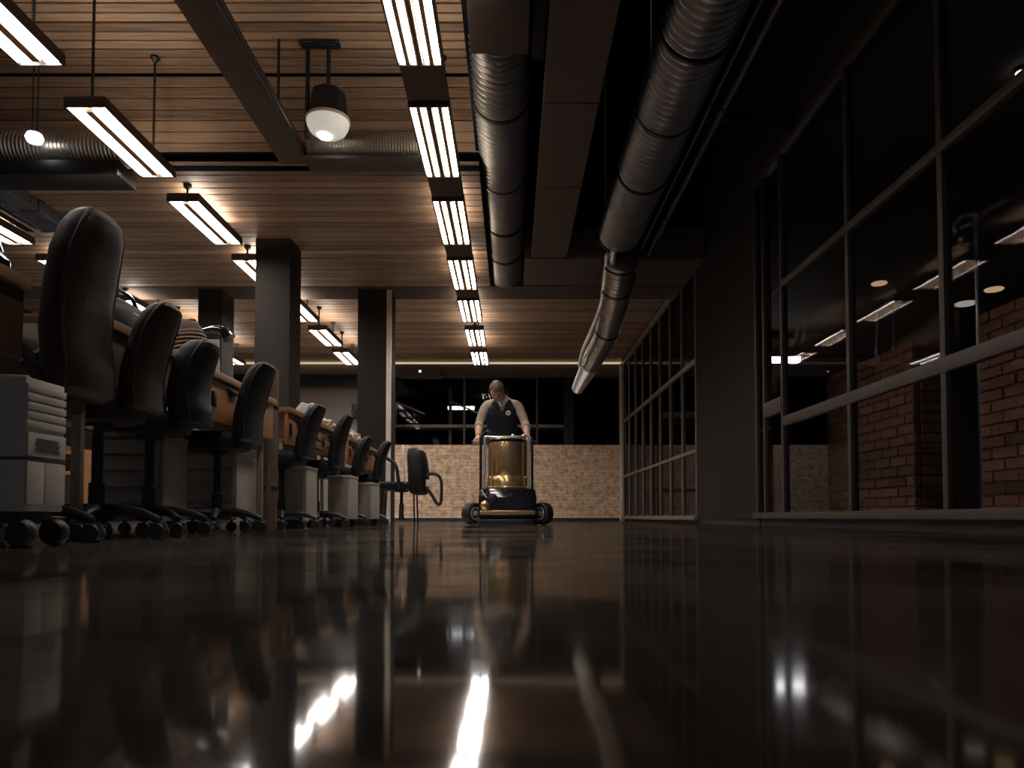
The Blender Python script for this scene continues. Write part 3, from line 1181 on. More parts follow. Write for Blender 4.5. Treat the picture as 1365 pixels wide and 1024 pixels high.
desk('brown desk end cut off by the left edge of the picture', 0.7, 2.29, [(-2.2, 0.75), (-2.2, 2.25), (-1.62, 0.75)], False)
desk('long brown desk behind the tall leather chair', 2.685, 4.70, [(-1.62, 2.702), (-2.24, 2.75), (-2.24, 4.66), (-1.60, 4.60)], True)
desk('orange fronted desk beyond the standing carpet roll', 5.0, 6.76, [(-2.2, 5.05), (-2.2, 6.7), (-1.62, 6.735)], True)
desk('orange fronted desk at the far end of the row', 6.86, 8.45, [(-2.2, 6.9), (-2.2, 8.4), (-1.62, 8.40)], True)


# ------------------------------------------------------------------ drawer pedestals
def pedestal(label, xr, width, y0, y1, top, drawers, body, front):
    t = thing('drawer_pedestal', label, 'cabinet', (xr - width / 2, (y0 + y1) / 2, 0), 0, 'drawer cabinets under the desks')
    d = y1 - y0
    zb = 0.07
    b0 = B()
    span(b0, (-width / 2, -d / 2 + 0.02, zb), (width / 2, d / 2, top - 0.022), 0.004)
    bo = obj('body', b0, body, t)
    b0 = B()
    span(b0, (-width / 2 - 0.004, -d / 2, top - 0.021), (width / 2 + 0.004, d / 2 + 0.004, top), 0.004)
    obj('top', b0, body, t)
    h = (top - 0.022 - zb) / drawers
    for i in range(drawers):
        b0 = B()
        span(b0, (-width / 2 + 0.022, -d / 2 + 0.002, zb + i * h + 0.004), (width / 2 - 0.022, -d / 2 + 0.02, zb + (i + 1) * h - 0.004), 0.003)
        dr = obj('drawer', b0, front, t)
        b0 = B()
        box(b0, (0, -d / 2 + 0.001, zb + (i + 1) * h - 0.012), (width * 0.6, 0.006, 0.006))
        obj('pull', b0, front, dr)
    for sx in (-1, 1):
        for sy in (-1, 1):
            b0 = B()
            x, y = sx * (width / 2 - 0.04), sy * (d / 2 - 0.05)
            lathe(b0, [(0.012, -0.012), (0.03, -0.012), (0.03, 0.012), (0.012, 0.012)], (x, y, 0.03), 12, 'Y')
            tube(b0, [(x, y, 0.03), (x, y, zb + 0.003)], 0.009, 6)
            obj('castor', b0, M_RUBBER, t)
    return t


pedestal('dark drawer cabinet in shadow behind the tall leather chair', -1.72, 0.34, 3.56, 3.84, 0.50, 5, M_TAUPE, M_TAUPE)
pedestal('wide drawer cabinet with a pale side beside the carpet roll', -1.635, 0.45, 4.29, 4.69, 0.495, 4, M_BEIGE, M_TAUPE)
pedestal('pale cabinet under the desk just past the carpet roll', -1.55, 0.22, 5.45, 5.78, 0.475, 1, M_BEIGE, M_TAUPE)
pedestal('narrow pale cabinet, second from the lone armchair', -1.42, 0.20, 6.36, 6.69, 0.455, 1, M_BEIGE, M_TAUPE)
pedestal('smallest pale cabinet, next to the lone armchair', -1.40, 0.18, 7.29, 7.67, 0.435, 1, M_BEIGE, M_TAUPE)

# beige tower case on castors
t = thing('tower_case', 'beige slotted tower case on black castors at the left edge', 'computer', (-1.63, 2.165, 0))
bm = B()
span(bm, (-0.235, -0.09, 0.105), (0.235, 0.09, 0.495), 0.006)
bd = obj('body', bm, M_BEIGE, t)
z = 0.475
for i in range(5):
    bm = B()
    span(bm, (-0.237, -0.092, z - 0.021), (0.242, 0.088, z), 0.003)
    obj('bay_cover', bm, M_BEIGE, t)
    z -= 0.0265
bm = B()
span(bm, (0.236, -0.088, 0.265), (0.242, 0.088, 0.335), 0.002)
vp = obj('vent_panel', bm, M_BEIGE, t)
for i in range(6):
    bm = B()
    box(bm, (0.243, 0.0, 0.283 + i * 0.007), (0.002, 0.12 - 0.01 * (i % 3), 0.0022))
    obj('vent_slot', bm, M_PLINTH, vp)
for a, b in ((-0.088, -0.012), (-0.008, 0.088)):
    bm = B()
    span(bm, (0.236, a, 0.125), (0.242, b, 0.25), 0.002)
    obj('door_panel', bm, M_BEIGE, t)
bm = B()
span(bm, (-0.237, -0.092, 0.254), (0.240, 0.091, 0.262), 0.001)
obj('groove', bm, M_PLINTH, t)
bm = B()
span(bm, (-0.24, -0.08, 0.075), (0.21, 0.08, 0.104), 0.006)
obj('trolley', bm, M_BLACKM, t)
for sx in (-1, 1):
    for sy in (-1, 1):
        bm = B()
        x, y = sx * 0.20 + 0.02, sy * 0.075
        lathe(bm, [(0.015, -0.02), (0.035, -0.02), (0.042, -0.01), (0.042, 0.01), (0.035, 0.02), (0.015, 0.02)], (x, y, 0.042), 18, 'Y')
        tube(bm, [(x, y, 0.042), (x, y, 0.08)], 0.012, 8)
        obj('castor', bm, M_RUBBER, t)

# ------------------------------------------------------------------ things on the desks
t = thing('desk_phone', 'glossy black telephone on the desk at the left edge', 'telephone', (-1.66, 2.17, 0.85))
bm = B()
loft(bm, [((0, 0, 0), 0.11, 0.09), ((0, 0, 0.03), 0.11, 0.09), ((-0.01, 0, 0.07), 0.085, 0.08), ((-0.015, 0, 0.08), 0.06, 0.06)], 20, 4)
obj('base', bm, M_GLOSSBLK, t)
bm = B()
tube(bm, smooth_path([(0.02, -0.10, 0.075), (0.02, -0.06, 0.115), (0.02, 0.06, 0.115), (0.02, 0.10, 0.075)], 6), [0.028] * 6 + [0.018] * 7 + [0.028] * 6, 10)
obj('handset', bm, M_GLOSSBLK, t)
bm = B()
box(bm, (0.07, 0.0, 0.05), (0.05, 0.10, 0.012), rot=Matrix.Rotation(0.7, 4, 'Y'), bev=0.003)
obj('keypad', bm, M_TRUNK, t)

t = thing('duffel_bag', 'black rounded duffel bag on the desk left of the straw basket', 'bag', (-1.72, 3.10, 0.85))
bm = B()
loft(bm, [((0, 0, 0), 0.12, 0.20), ((0, 0, 0.03), 0.14, 0.23), ((0, 0, 0.09), 0.135, 0.225), ((0, 0, 0.14), 0.10, 0.20), ((0, 0, 0.165), 0.06, 0.15), ((0, 0, 0.172), 0.02, 0.10)], 24, 2.8)
obj('body', bm, M_LEATHER2, t)
for s in (-1, 1):
    bm = B()
    tube(bm, smooth_path([(s * 0.06, -0.09, 0.15), (s * 0.05, -0.05, 0.20), (s * 0.05, 0.05, 0.20), (s * 0.06, 0.09, 0.15)], 6), 0.009, 8)
    obj('handle', bm, M_GLOSSBLK, t)
bm = B()
box(bm, (0.125, -0.05, 0.085), (0.012, 0.05, 0.03), bev=0.004)
obj('buckle', bm, M_CHROME, t)

t = thing('straw_basket', 'ribbed straw basket upside down on the desk', 'basket', (-1.63, 3.62, 0.85))
bm = B()
lathe(bm, [(0.070, 0.0), (0.080, 0.03), (0.085, 0.09), (0.080, 0.15), (0.062, 0.20), (0.03, 0.228), (0.005, 0.235)], (0, 0, 0), 20)
obj('body', bm, M_CARD, t)
for i in range(11):
    f = i / 10
    z = 0.020 + 0.198 * f
    r = 0.078 + 0.012 * math.sin(f * PI) - 0.045 * max(0, f - 0.55) / 0.45
    bm = B()
    pts = [(r * math.cos(a), r * math.sin(a), z + 0.012 * math.cos(a)) for a in [2 * PI * k / 20 for k in range(21)]]
    tube(bm, pts, 0.006, 6)
    obj('cane_hoop', bm, M_STRAW, t)

t = thing('desk_lamp', 'black desk lamp arm reaching out over the desk', 'lamp', (-1.86, 3.86, 0.85))
bm = B()
lathe(bm, [(0.075, 0), (0.075, 0.012), (0.02, 0.02), (0.012, 0.03)], (0, 0, 0), 18)
obj('base', bm, M_BLACKM, t)
bm = B()
tube(bm, smooth_path([(0, 0, 0.02), (-0.02, 0, 0.14), (0.03, 0, 0.225), (0.14, 0, 0.235), (0.24, 0, 0.235)], 6), 0.009, 8)
obj('arm', bm, M_BLACKM, t)
bm = B()
tube(bm, smooth_path([(0.20, 0, 0.235), (0.27, 0, 0.245), (0.32, 0, 0.23), (0.345, 0, 0.195)], 5), [0.012 + 0.0016 * i for i in range(16)], 12)
obj('head', bm, M_GLOSSBLK, t)
t = thing('desk_calendar', 'white card stand on the desk under the black lamp', 'calendar', (-1.645, 3.93, 0.85))
bm = B()
box(bm, (0.0, 0, 0.105), (0.10, 0.012, 0.20), bev=0.003, rot=Matrix.Rotation(0.08, 4, 'X'))
obj('card', bm, M_WHITE, t)
bm = B()
box(bm, (0.0, 0.03, 0.005), (0.10, 0.09, 0.01), bev=0.002)
obj('foot', bm, M_WHITE, t)

t = thing('cloth_bag', 'grey slumped cloth bag on the desk past the carpet roll', 'bag', (-1.63, 5.72, 0.85))
bm = B()
loft(bm, [((0, 0, 0), 0.075, 0.12), ((0, 0, 0.02), 0.095, 0.14), ((0.0, 0, 0.07), 0.085, 0.12), ((-0.01, 0.02, 0.11), 0.06, 0.08), ((-0.01, 0.03, 0.135), 0.03, 0.04)], 24, 2.3)
for v in bm.verts:
    v.co += v.co.normalized() * 0.02 * noise.noise(v.co * 18)
obj('body', bm, M_GREYCL, t)
bm = B()
tube(bm, smooth_path([(0.02, -0.05, 0.10), (0.07, -0.06, 0.12), (0.10, 0.0, 0.06), (0.09, 0.05, 0.02)], 6), 0.010, 8)
obj('strap', bm, M_WHITE, t)


def crumple(label, loc, s, m_, seed):
    b0 = B()
    bmesh.ops.create_icosphere(b0, subdivisions=3, radius=1.0)
    for v in b0.verts:
        n_ = v.co.normalized()
        d = 1 + 0.45 * noise.noise(n_ * 2.1 + Vector((seed, 0, 0))) + 0.25 * noise.cell(n_ * 3.3 + Vector((0, seed, 0)))
        v.co = Vector((n_.x * s[0] * d, n_.y * s[1] * d, max(-s[2] * 0.55, n_.z * s[2] * d) + s[2] * 0.55))
    o = obj('crumpled_paper', b0, m_, None, loc, smooth=True, angle=22)
    tag(o, label, 'paper', 'crumpled papers on the far desks')


crumple('cream crumpled paper nearest the grey cloth bag', (-1.63, 6.35, 0.85), (0.075, 0.10, 0.06), M_CREAM, 1.3)
crumple('tan crumpled paper in front of the white wad', (-1.61, 6.62, 0.85), (0.06, 0.07, 0.05), M_STRAW, 4.1)
crumple('bright white crumpled paper wad on the far desk', (-1.61, 6.97, 0.85), (0.065, 0.08, 0.045), M_WHITE, 7.7)
crumple('large cream crumpled paper behind the white wad', (-1.64, 7.35, 0.85), (0.09, 0.11, 0.075), M_CREAM, 9.2)
crumple('last cream crumpled paper beside the end chair', (-1.63, 7.75, 0.85), (0.07, 0.10, 0.045), M_CREAM, 12.6)

for lab, pts in (('upper black cable sagging across the orange drawer fronts', [(-1.505, 5.36, 0.83), (-1.50, 5.45, 0.74), (-1.50, 5.66, 0.68), (-1.505, 5.92, 0.76)]),
                 ('lower black cable sagging across the orange drawer fronts', [(-1.505, 5.36, 0.72), (-1.50, 5.5, 0.63), (-1.50, 5.7, 0.61), (-1.505, 5.92, 0.66)])):
    bm = B()
    tube(bm, smooth_path(pts, 8), 0.008, 6)
    tag(obj('power_cable', bm, M_RUBBER), lab, 'cable', 'cables on the desk fronts')

t = thing('carpet_roll', 'brown carpet roll standing upright between the desks', 'carpet roll', (-1.64, 4.85, 0))
bm = B()
pts = []
lathe(bm, [(0.066, 0.0), (0.07, 0.01), (0.068, 0.5), (0.069, 1.07), (0.066, 1.08), (0.02, 1.078)], (0, 0, 0), 24)
obj('roll', bm, M_CARD, t)
bm = B()
tube(bm, [(0.07 * math.cos(a), -0.07 * math.sin(a), 0.0 + 0.0) for a in (0.9, 0.95)], 0.004, 6)
bm.clear()
box(bm, (0.035, -0.062, 0.54), (0.03, 0.012, 1.06), rz=0.5, bev=0.004)
obj('loose_edge', bm, M_CARD, t)
for z in (0.28, 0.82):
    bm = B()
    lathe(bm, [(0.068, z - 0.008), (0.074, z - 0.008), (0.074, z + 0.008), (0.068, z + 0.008)], (0, 0, 0), 24)
    obj('tie', bm, M_BLACKM, t)

# low wooden shelf seen between the desk legs
t = thing('low_shelf', 'low wooden shelf far behind the desk legs', 'shelf', (-4.1, 6.1, 0))
for x in (-0.5, 0.5):
    bm = B()
    box(bm, (x, 0, 0.55), (0.03, 0.3, 1.1), bev=0.003)
    obj('side', bm, M_ORANGE, t)
for z in (0.1, 0.45, 0.62, 1.08):
    bm = B()
    box(bm, (0, 0, z), (0.97, 0.3, 0.03), bev=0.003)
    obj('shelf_board', bm, M_ORANGE, t)
bm = B()
box(bm, (0, 0.14, 0.55), (0.97, 0.012, 1.05))
obj('back_panel', bm, M_TAUPE, t)

# ------------------------------------------------------------------ floor scrubber
mc = thing('floor_scrubber', 'black floor cleaning machine with a bronze tank', 'floor scrubber', (-0.05, 8.1, 0))
bm = B()
loft(bm, [((0, 0.12, 0.06), 0.30, 0.30), ((0, 0.12, 0.09), 0.325, 0.33), ((0, 0.12, 0.30), 0.325, 0.33), ((0.0, 0.13, 0.38), 0.315, 0.31), ((0.0, 0.13, 0.40), 0.29, 0.29)], 32, 6)
hull = obj('hull', bm, M_GLOSSBLK, mc)
bm = B()
box(bm, (0, -0.215, 0.135), (0.60, 0.03, 0.05), bev=0.012)
obj('bumper_bar', bm, M_BRONZE, hull)
bm = B()
loft(bm, [((0, 0.12, 0.0), 0.33, 0.34), ((0, 0.12, 0.05), 0.34, 0.35), ((0, 0.12, 0.062), 0.33, 0.34)], 32, 6)
obj('brush_skirt', bm, M_RUBBER, mc)
bm = B()
lathe(bm, [(0.02, 0.03), (0.05, 0.02), (0.052, -0.005), (0.03, -0.02), (0.01, -0.022)], (-0.16, -0.215, 0.29), 16, 'Y')
obj('round_cap', bm, M_RUBBER, hull)
bm = B()
lathe(bm, [(0.012, 0.02), (0.045, 0.012), (0.05, -0.004), (0.03, -0.02), (0.008, -0.024)], (-0.245, -0.205, 0.215), 18, 'Y')
obj('round_guard', bm, M_BRONZE, hull)
bm = B()
lathe(bm, [(0.02, 0.03), (0.035, 0.012), (0.035, -0.01), (0.015, -0.018)], (0.04, -0.21, 0.31), 14, 'Y')
obj('lamp_cluster', bm, M_BLACKM, hull)
bm = B()
lathe(bm, [(0.235, 0.395), (0.250, 0.40), (0.250, 0.42), (0.235, 0.43), (0.232, 0.52), (0.225, 0.535), (0.222, 0.545)], (0, 0.14, 0), 40)
obj('tank_ring', bm, M_BRONZE, mc)
bm = B()
lathe(bm, [(0.215, 0.54), (0.222, 0.55), (0.222, 0.94), (0.215, 0.965), (0.19, 0.975), (0.05, 0.98)], (0, 0.14, 0), 40)
obj('tank', bm, M_BRONZE, mc)
bm = B()
lathe(bm, [(0.224, 0.925), (0.230, 0.93), (0.230, 0.955), (0.222, 0.96)], (0, 0.14, 0), 40)
obj('tank_lid', bm, M_GLOSSBLK, mc)
for x, m_, r in ((-0.255, M_CHROME, 0.017), (0.235, M_CHROME, 0.014), (-0.30, M_BLACKM, 0.016), (0.275, M_BLACKM, 0.016)):
    bm = B()
    tube(bm, [(x, 0.02, 0.385), (x, 0.02, 0.985)], r, 12)
    obj('frame_post', bm, m_, mc)
bm = B()
tube(bm, smooth_path([(-0.255, 0.02, 0.985), (-0.12, 0.0, 0.98), (0.12, 0.0, 0.985), (0.235, 0.02, 0.995)], 6), 0.014, 10)
obj('top_bar', bm, M_CHROME, mc)
bm = B()
tube(bm, [(-0.40, 0.14, 0.935), (0.31, 0.14, 0.935)], 0.015, 10)
bar = obj('handlebar', bm, M_BLACKM, mc)
for a, b in ((-0.41, -0.29), (0.13 + 0.05, 0.315)):
    bm = B()
    tube(bm, [(a, 0.14, 0.935), (b, 0.14, 0.935)], 0.020, 12)
    obj('grip', bm, M_RUBBER, bar)
bm = B()
tube(bm, smooth_path([(-0.29, 0.06, 0.96), (-0.27, 0.05, 1.03), (-0.21, 0.05, 1.05), (-0.15, 0.06, 1.02), (-0.12, 0.06, 0.985)], 6), 0.013, 8)
obj('control_loop', bm, M_BLACKM, mc)
for x in (0.06, 0.18):
    bm = B()
    lathe(bm, [(0.022, 0.985), (0.026, 1.0), (0.018, 1.015), (0.006, 1.02)], (x, 0.02, 0), 12)
    obj('knob', bm, M_CHROME, mc)
for s in (-1, 1):
    cx_ = s * 0.395
    rotz = Matrix.Rotation(s * 0.75, 3, 'Z')
    bm = B()
    lathe(bm, [(0.075, -0.055), (0.105, -0.06), (0.122, -0.045), (0.126, 0.0), (0.122, 0.045), (0.105, 0.06), (0.075, 0.055)], (cx_, 0.02, 0.126), 28, 'X', rotz)
    wh = obj('wheel', bm, M_RUBBER, mc)
    bm = B()
    lathe(bm, [(0.012, -0.075), (0.03, -0.07), (0.035, -0.05), (0.075, -0.062), (0.078, -0.05), (0.078, 0.05), (0.075, 0.062), (0.035, 0.05), (0.03, 0.07), (0.012, 0.075)], (cx_, 0.02, 0.126), 20, 'X', rotz)
    rim = obj('rim', bm, M_CHROME, wh)

# ------------------------------------------------------------------ the person pushing it
person = thing('person', 'person in a navy vest and beige shirt leaning over the floor machine', 'person', (-0.12, 8.9, 0))


def skin_mesh(verts, edges, radii, root, levels=2):
    me_ = bpy.data.meshes.new('skin_tmp')
    me_.from_pydata([tuple(v) for v in verts], edges, [])
    o = bpy.data.objects.new('skin_tmp', me_)
    C.objects.link(o)
    md = o.modifiers.new('skin', 'SKIN')
    md.use_smooth_shade = True
    for i, r in enumerate(radii):
        sv = me_.skin_vertices[0].data[i]
        sv.radius = r if isinstance(r, tuple) else (r, r)
        sv.use_root = (i == root)
    if levels:
        s = o.modifiers.new('sub', 'SUBSURF')
        s.levels = levels
        s.render_levels = levels
    dg = bpy.context.evaluated_depsgraph_get()
    out = bpy.data.meshes.new_from_object(o.evaluated_get(dg))
    bpy.data.objects.remove(o)
    return out


# joints relative to the feet centre (x right in the picture, y away from the camera)
J = [
    ((0, 0.08, 0.96), (.15, .12)),      # 0 pelvis
    ((0, 0.03, 1.12), (.145, .11)),     # 1 waist
    ((0, -0.09, 1.30), (.165, .12)),    # 2 chest
    ((0, -0.18, 1.44), (.13, .09)),     # 3 upper chest
    ((-0.02, -0.255, 1.49), (.060, .060)),  # 4 neck
    ((-0.05, -0.335, 1.55), (.052, .055)),   # 5 head base
    ((-0.195, -0.17, 1.435), .070),     # 6 L shoulder
    ((-0.275, -0.22, 1.20), .055),      # 7 L elbow
    ((-0.268, -0.52, 1.02), .036),      # 8 L wrist
    ((0.195, -0.17, 1.435), .070),      # 9 R shoulder
    ((0.285, -0.22, 1.20), .055),       # 10
    ((0.300, -0.52, 1.02), .036),       # 11
    ((-0.10, 0.09, 0.88), (.10, .10)),  # 12 hip L
    ((-0.11, 0.03, 0.48), .062),        # 13 knee
    ((-0.12, 0.12, 0.10), .045),        # 14 ankle
    ((-0.13, -0.04, 0.045), .042),      # 15 toe
    ((0.10, 0.09, 0.88), (.10, .10)),   # 16
    ((0.12, 0.20, 0.48), .062),
    ((0.12, 0.38, 0.10), .045),
    ((0.13, 0.22, 0.045), .042),
]
E = [(0, 1), (1, 2), (2, 3), (3, 4), (4, 5), (3, 6), (6, 7), (7, 8), (3, 9), (9, 10), (10, 11), (0, 12), (12, 13), (13, 14), (14, 15), (0, 16), (16, 17), (17, 18), (18, 19)]
body_me = skin_mesh([j[0] for j in J], E, [j[1] for j in J], 0)
bm = B()
bm.from_mesh(body_me)


def add_mesh(bm, me_):
    bm.from_mesh(me_)


# head: shaped ellipsoid with jaw, nose, ears, tilted down
HC = Vector((-0.06, -0.375, 1.575))
HR = Matrix.Rotation(math.radians(52), 4, 'X')


def head_shape(co, grow=0.0):
    """unit sphere point to head surface; -y is the face"""
    x, y, z = co
    X_, Y_, Z_ = x * 0.078, y * 0.098, z * 0.122
    if z < 0:
        k = 1 - 0.30 * (-z) ** 1.5
        X_ *= k
        Y_ *= 1 - 0.18 * (-z) if y > 0 else 1 - 0.05 * (-z)
    n_ = math.exp(-((x / 0.20) ** 2)) * math.exp(-(((z + 0.12) / 0.22) ** 2)) if y < 0 else 0
    Y_ -= 0.028 * n_
    for sx in (-0.38, 0.38):
        e_ = math.exp(-(((x - sx) / 0.20) ** 2)) * math.exp(-(((z - 0.06) / 0.13) ** 2)) if y < 0 else 0
        Y_ += 0.012 * e_
    b_ = math.exp(-((x / 0.6) ** 2)) * math.exp(-(((z - 0.24) / 0.12) ** 2)) if y < 0 else 0
    Y_ -= 0.006 * b_
    v = Vector((X_, Y_, Z_))
    return v + v.normalized() * grow


hb = B()
bmesh.ops.create_uvsphere(hb, u_segments=36, v_segments=26, radius=1.0)
for v in hb.verts:
    v.co = head_shape(v.co)
for s in (-1, 1):
    r = bmesh.ops.create_icosphere(hb, subdivisions=2, radius=1.0)
    for v in r['verts']:
        v.co = Vector((s * 0.078 + v.co.x * 0.012, 0.012 + v.co.y * 0.022, 0.0 + v.co.z * 0.034))
for v in hb.verts:
    v.co = (HR @ v.co) + HC
tmp = bpy.data.meshes.new('head_tmp')
hb.to_mesh(tmp)
hb.free()
add_mesh(bm, tmp)


def hand(bm, wrist, grip, s):
    """palm over the grip, four fingers curling round it, thumb closing from below; bar runs along x"""
    w, g = Vector(wrist), Vector(grip)
    palm = [w, w.lerp(g + Vector((0, 0.02, 0.03)), 0.5), g + Vector((0, 0.005, 0.036))]
    add_mesh(bm, skin_mesh(palm, [(0, 1), (1, 2)], [.030, (.036, .022), (.040, .018)], 0))
    for i, ln in enumerate((0.92, 1.0, 0.95, 0.78)):
        x = (i - 1.5) * 0.021
        r0 = 0.031
        pts = [g + Vector((x, 0.008, r0))]
        for a in (60, 110, 165, 215):
            a_ = math.radians(a * ln)
            pts.append(g + Vector((x, -math.sin(a_) * r0, math.cos(a_) * r0)))
        add_mesh(bm, skin_mesh(pts, [(k, k + 1) for k in range(4)], [.0105, .0100, .0095, .009, .0075], 0, 1))
    x = -s * 0.040
    pts = [g + Vector((x * 0.7, 0.03, 0.030)), g + Vector((x * 1.15, 0.034, 0.0)), g + Vector((x * 0.9, 0.014, -0.028)), g + Vector((x * 0.6, -0.006, -0.034))]
    add_mesh(bm, skin_mesh(pts, [(0, 1), (1, 2), (2, 3)], [.013, .0115, .0105, .0085], 0, 1))


GL = Vector((-0.05 - 0.350 + 0.12, 8.1 + 0.14 - 8.9, 0.935))
GR = Vector((-0.05 + 0.255 + 0.12, 8.1 + 0.14 - 8.9, 0.935))
hand(bm, J[8][0], GL, 1)
hand(bm, J[11][0], GR, -1)
me = finish(bm, 'body', True, 60)
for m_ in (M_SKIN, M_SHIRT, M_TROUSER, M_RUBBER):
    me.materials.append(m_)
for p in me.polygons:
    c = p.center
    if c.z > 1.50 and c.y < -0.20 and abs(c.x) < 0.13:
        k = 0
    elif c.z < 0.085:
        k = 3
    elif c.z < 0.96 and c.y > -0.3:
        k = 2
    elif c.y < -0.285 and c.z < 1.17 and abs(c.x) > 0.15:
        k = 0
    else:
        k = 1
    p.material_index = k
obj('body', me, None, person)
# rolled cuffs
for a, b in ((7, 8), (10, 11)):
    p0, p1 = Vector(J[a][0]), Vector(J[b][0])
    q = p0.lerp(p1, 0.26)
    d = (p1 - p0).normalized()
    bm = B()
    lathe(bm, [(0.045, -0.02), (0.058, -0.018), (0.060, 0.0), (0.056, 0.016), (0.044, 0.018)], q, 18, 'Z', d.to_track_quat('Z', 'Y').to_matrix())
    obj('cuff', bm, M_SHIRT, person)
# vest: shell round the torso with an open V neck
bm = B()
sts = [(0.10, 0.94, .185, .150), (0.07, 1.02, .188, .150), (0.03, 1.12, .186, .146), (-0.04, 1.23, .192, .150), (-0.10, 1.31, .192, .150), (-0.145, 1.385, .178, .135), (-0.175, 1.44, .150, .115), (-0.20, 1.485, .112, .092), (-0.215, 1.505, .085, .075)]
sf = []
for a, b in zip(sts[:-1], sts[1:]):
    for k in range(7):
        u = k / 7
        sf.append(tuple(a[i] * (1 - u) + b[i] * u for i in range(4)))
sf.append(sts[-1])
rings = []
SEG = 96
for y, z, a, b in sf:
    ring = []
    for k in range(SEG):
        th = 2 * PI * k / SEG
        ct, st_ = math.cos(th), math.sin(th)
        x = a * math.copysign(abs(ct) ** 0.75, ct)
        yy = b * math.copysign(abs(st_) ** 0.75, st_)
        ring.append(bm.verts.new((x, y + yy, z - 0.35 * (yy if yy < 0 else yy * 0.3) * -0.15)))
    if rings:
        for i in range(SEG):
            xm = (ring[i].co.x + ring[(i + 1) % SEG].co.x) / 2
            if ring[i].co.y < y and z > 1.34 and abs(xm) < (z - 1.34) * 0.42:
                continue
            bm.faces.new((rings[-1][i], rings[-1][(i + 1) % SEG], ring[(i + 1) % SEG], ring[i]))
    rings.append(ring)
vest = obj('vest', bm, M_VEST, person, angle=80)
sol = vest.modifiers.new('thickness', 'SOLIDIFY')
sol.thickness = 0.010
# badge, collar
bm = B()
lathe(bm, [(0.030, 0.006), (0.030, -0.004), (0.026, -0.007)], (0.075, -0.262, 1.33), 20, 'Y')
bd_ = obj('badge', bm, M_WHITE, vest)
bm = B()
box(bm, (0.075, -0.271, 1.335), (0.034, 0.004, 0.008))
box(bm, (0.075, -0.271, 1.320), (0.024, 0.004, 0.005))
obj('badge_mark', bm, M_VEST, bd_)
for s in (-1, 1):
    bm = B()
    vs = [bm.verts.new(v) for v in [(s * 0.075, -0.255, 1.525), (s * 0.085, -0.295, 1.49), (s * 0.006, -0.335, 1.39), (s * 0.012, -0.345, 1.455), (s * 0.050, -0.315, 1.525)]]
    bm.faces.new(vs if s > 0 else vs[::-1])
    bmesh.ops.solidify(bm, geom=list(bm.faces), thickness=0.012)
    obj('collar', bm, M_WHITE, person)
# face details
for s in (-1, 1):
    bm = B()
    bmesh.ops.create_uvsphere(bm, u_segments=12, v_segments=8, radius=0.012)
    for v in bm.verts:
        v.co = (HR @ (v.co + Vector((s * 0.030, -0.078, 0.008)))) + HC
    obj('eye', bm, M_EYE, person)
    bm = B()
    tube(bm, [HR @ Vector((s * x, -0.094 + 0.25 * (x - 0.03) ** 2 * 10, 0.030 - abs(x - 0.03) * 0.15)) + HC for x in (0.012, 0.022, 0.032, 0.042, 0.050)], [0.002, 0.005, 0.005, 0.004, 0.002], 6)
    obj('eyebrow', bm, M_HAIR, person)
bm = B()
tube(bm, [HR @ Vector((x, -0.0945 + 3.5 * x * x, -0.062 + 2.5 * x * x)) + HC for x in (-0.028, -0.018, -0.008, 0.0, 0.008, 0.018, 0.028)], [0.002, 0.0045, 0.0055, 0.0055, 0.0055, 0.0045, 0.002], 6)
obj('mouth', bm, M_LIP, person)
# hair: cap with a fringe
bm = B()
bmesh.ops.create_uvsphere(bm, u_segments=40, v_segments=30, radius=1.0)
dele = []
for v in bm.verts:
    x, y, z = v.co
    lim = 0.42 + 0.10 * math.sin(x * 7) if y < -0.35 else (-0.15 if y < 0.1 else -0.55)
    if z < lim:
        dele.append(v)
    g = 0.014 + 0.006 * noise.noise(Vector((x * 5, y * 5, z * 2)))
    v.co = head_shape(v.co, g)
bmesh.ops.delete(bm, geom=dele, context='VERTS')
for v in bm.verts:
    v.co = (HR @ v.co) + HC
hair = obj('hair', bm, M_HAIR, person, angle=80)
sol = hair.modifiers.new('thickness', 'SOLIDIFY')
sol.thickness = 0.012

# ------------------------------------------------------------------ things behind the far windows
t = thing('storage_rack', 'dark storage rack behind the far windows', 'rack', (-0.85, 17.0, 0))
for x in (-1.9, -0.6, 0.75, 2.1):
    bm = B()
    box(bm, (x, 0, 1.55), (0.07, 0.07, 3.1), bev=0.004, seg=1)
    obj('post', bm, M_GREYWALL, t)
for z in (0.9, 2.19):
    bm = B()
    box(bm, (0.1, 0, z), (4.2, 0.5, 0.07), bev=0.004, seg=1)
    obj('shelf', bm, M_CREAM, t)
for x0, x1 in ((-1.85, -1.2), (-0.55, 0.1)):
    bm = B()
    tube(bm, [(x0, -0.05, 2.78), (x1, -0.05, 2.50)], 0.022, 8)
    obj('brace', bm, M_PALE, t)
f0 = at(618, 551, 18.9)
t = thing('far_light', 'short bright fluorescent light behind the far windows left of the person', 'ceiling light', (f0.x, 18.0, f0.z))
bm = B()
box(bm, (0, 0.03, 0.05), (0.72, 0.16, 0.05), bev=0.006)
obj('housing', bm, M_LAMPBODY, t)
for i in range(5):
    bm = B()
    box(bm, (-0.27 + i * 0.135, -0.01, 0.0), (0.115, 0.10, 0.07), bev=0.006)
    obj('diffuser', bm, M_COOL, t)
bm = B()
tube(bm, [(0, 0.03, 0.07), (0, 0.03, 3.6 - f0.z)], 0.012, 8)
obj('rod', bm, M_BLACKM, t)

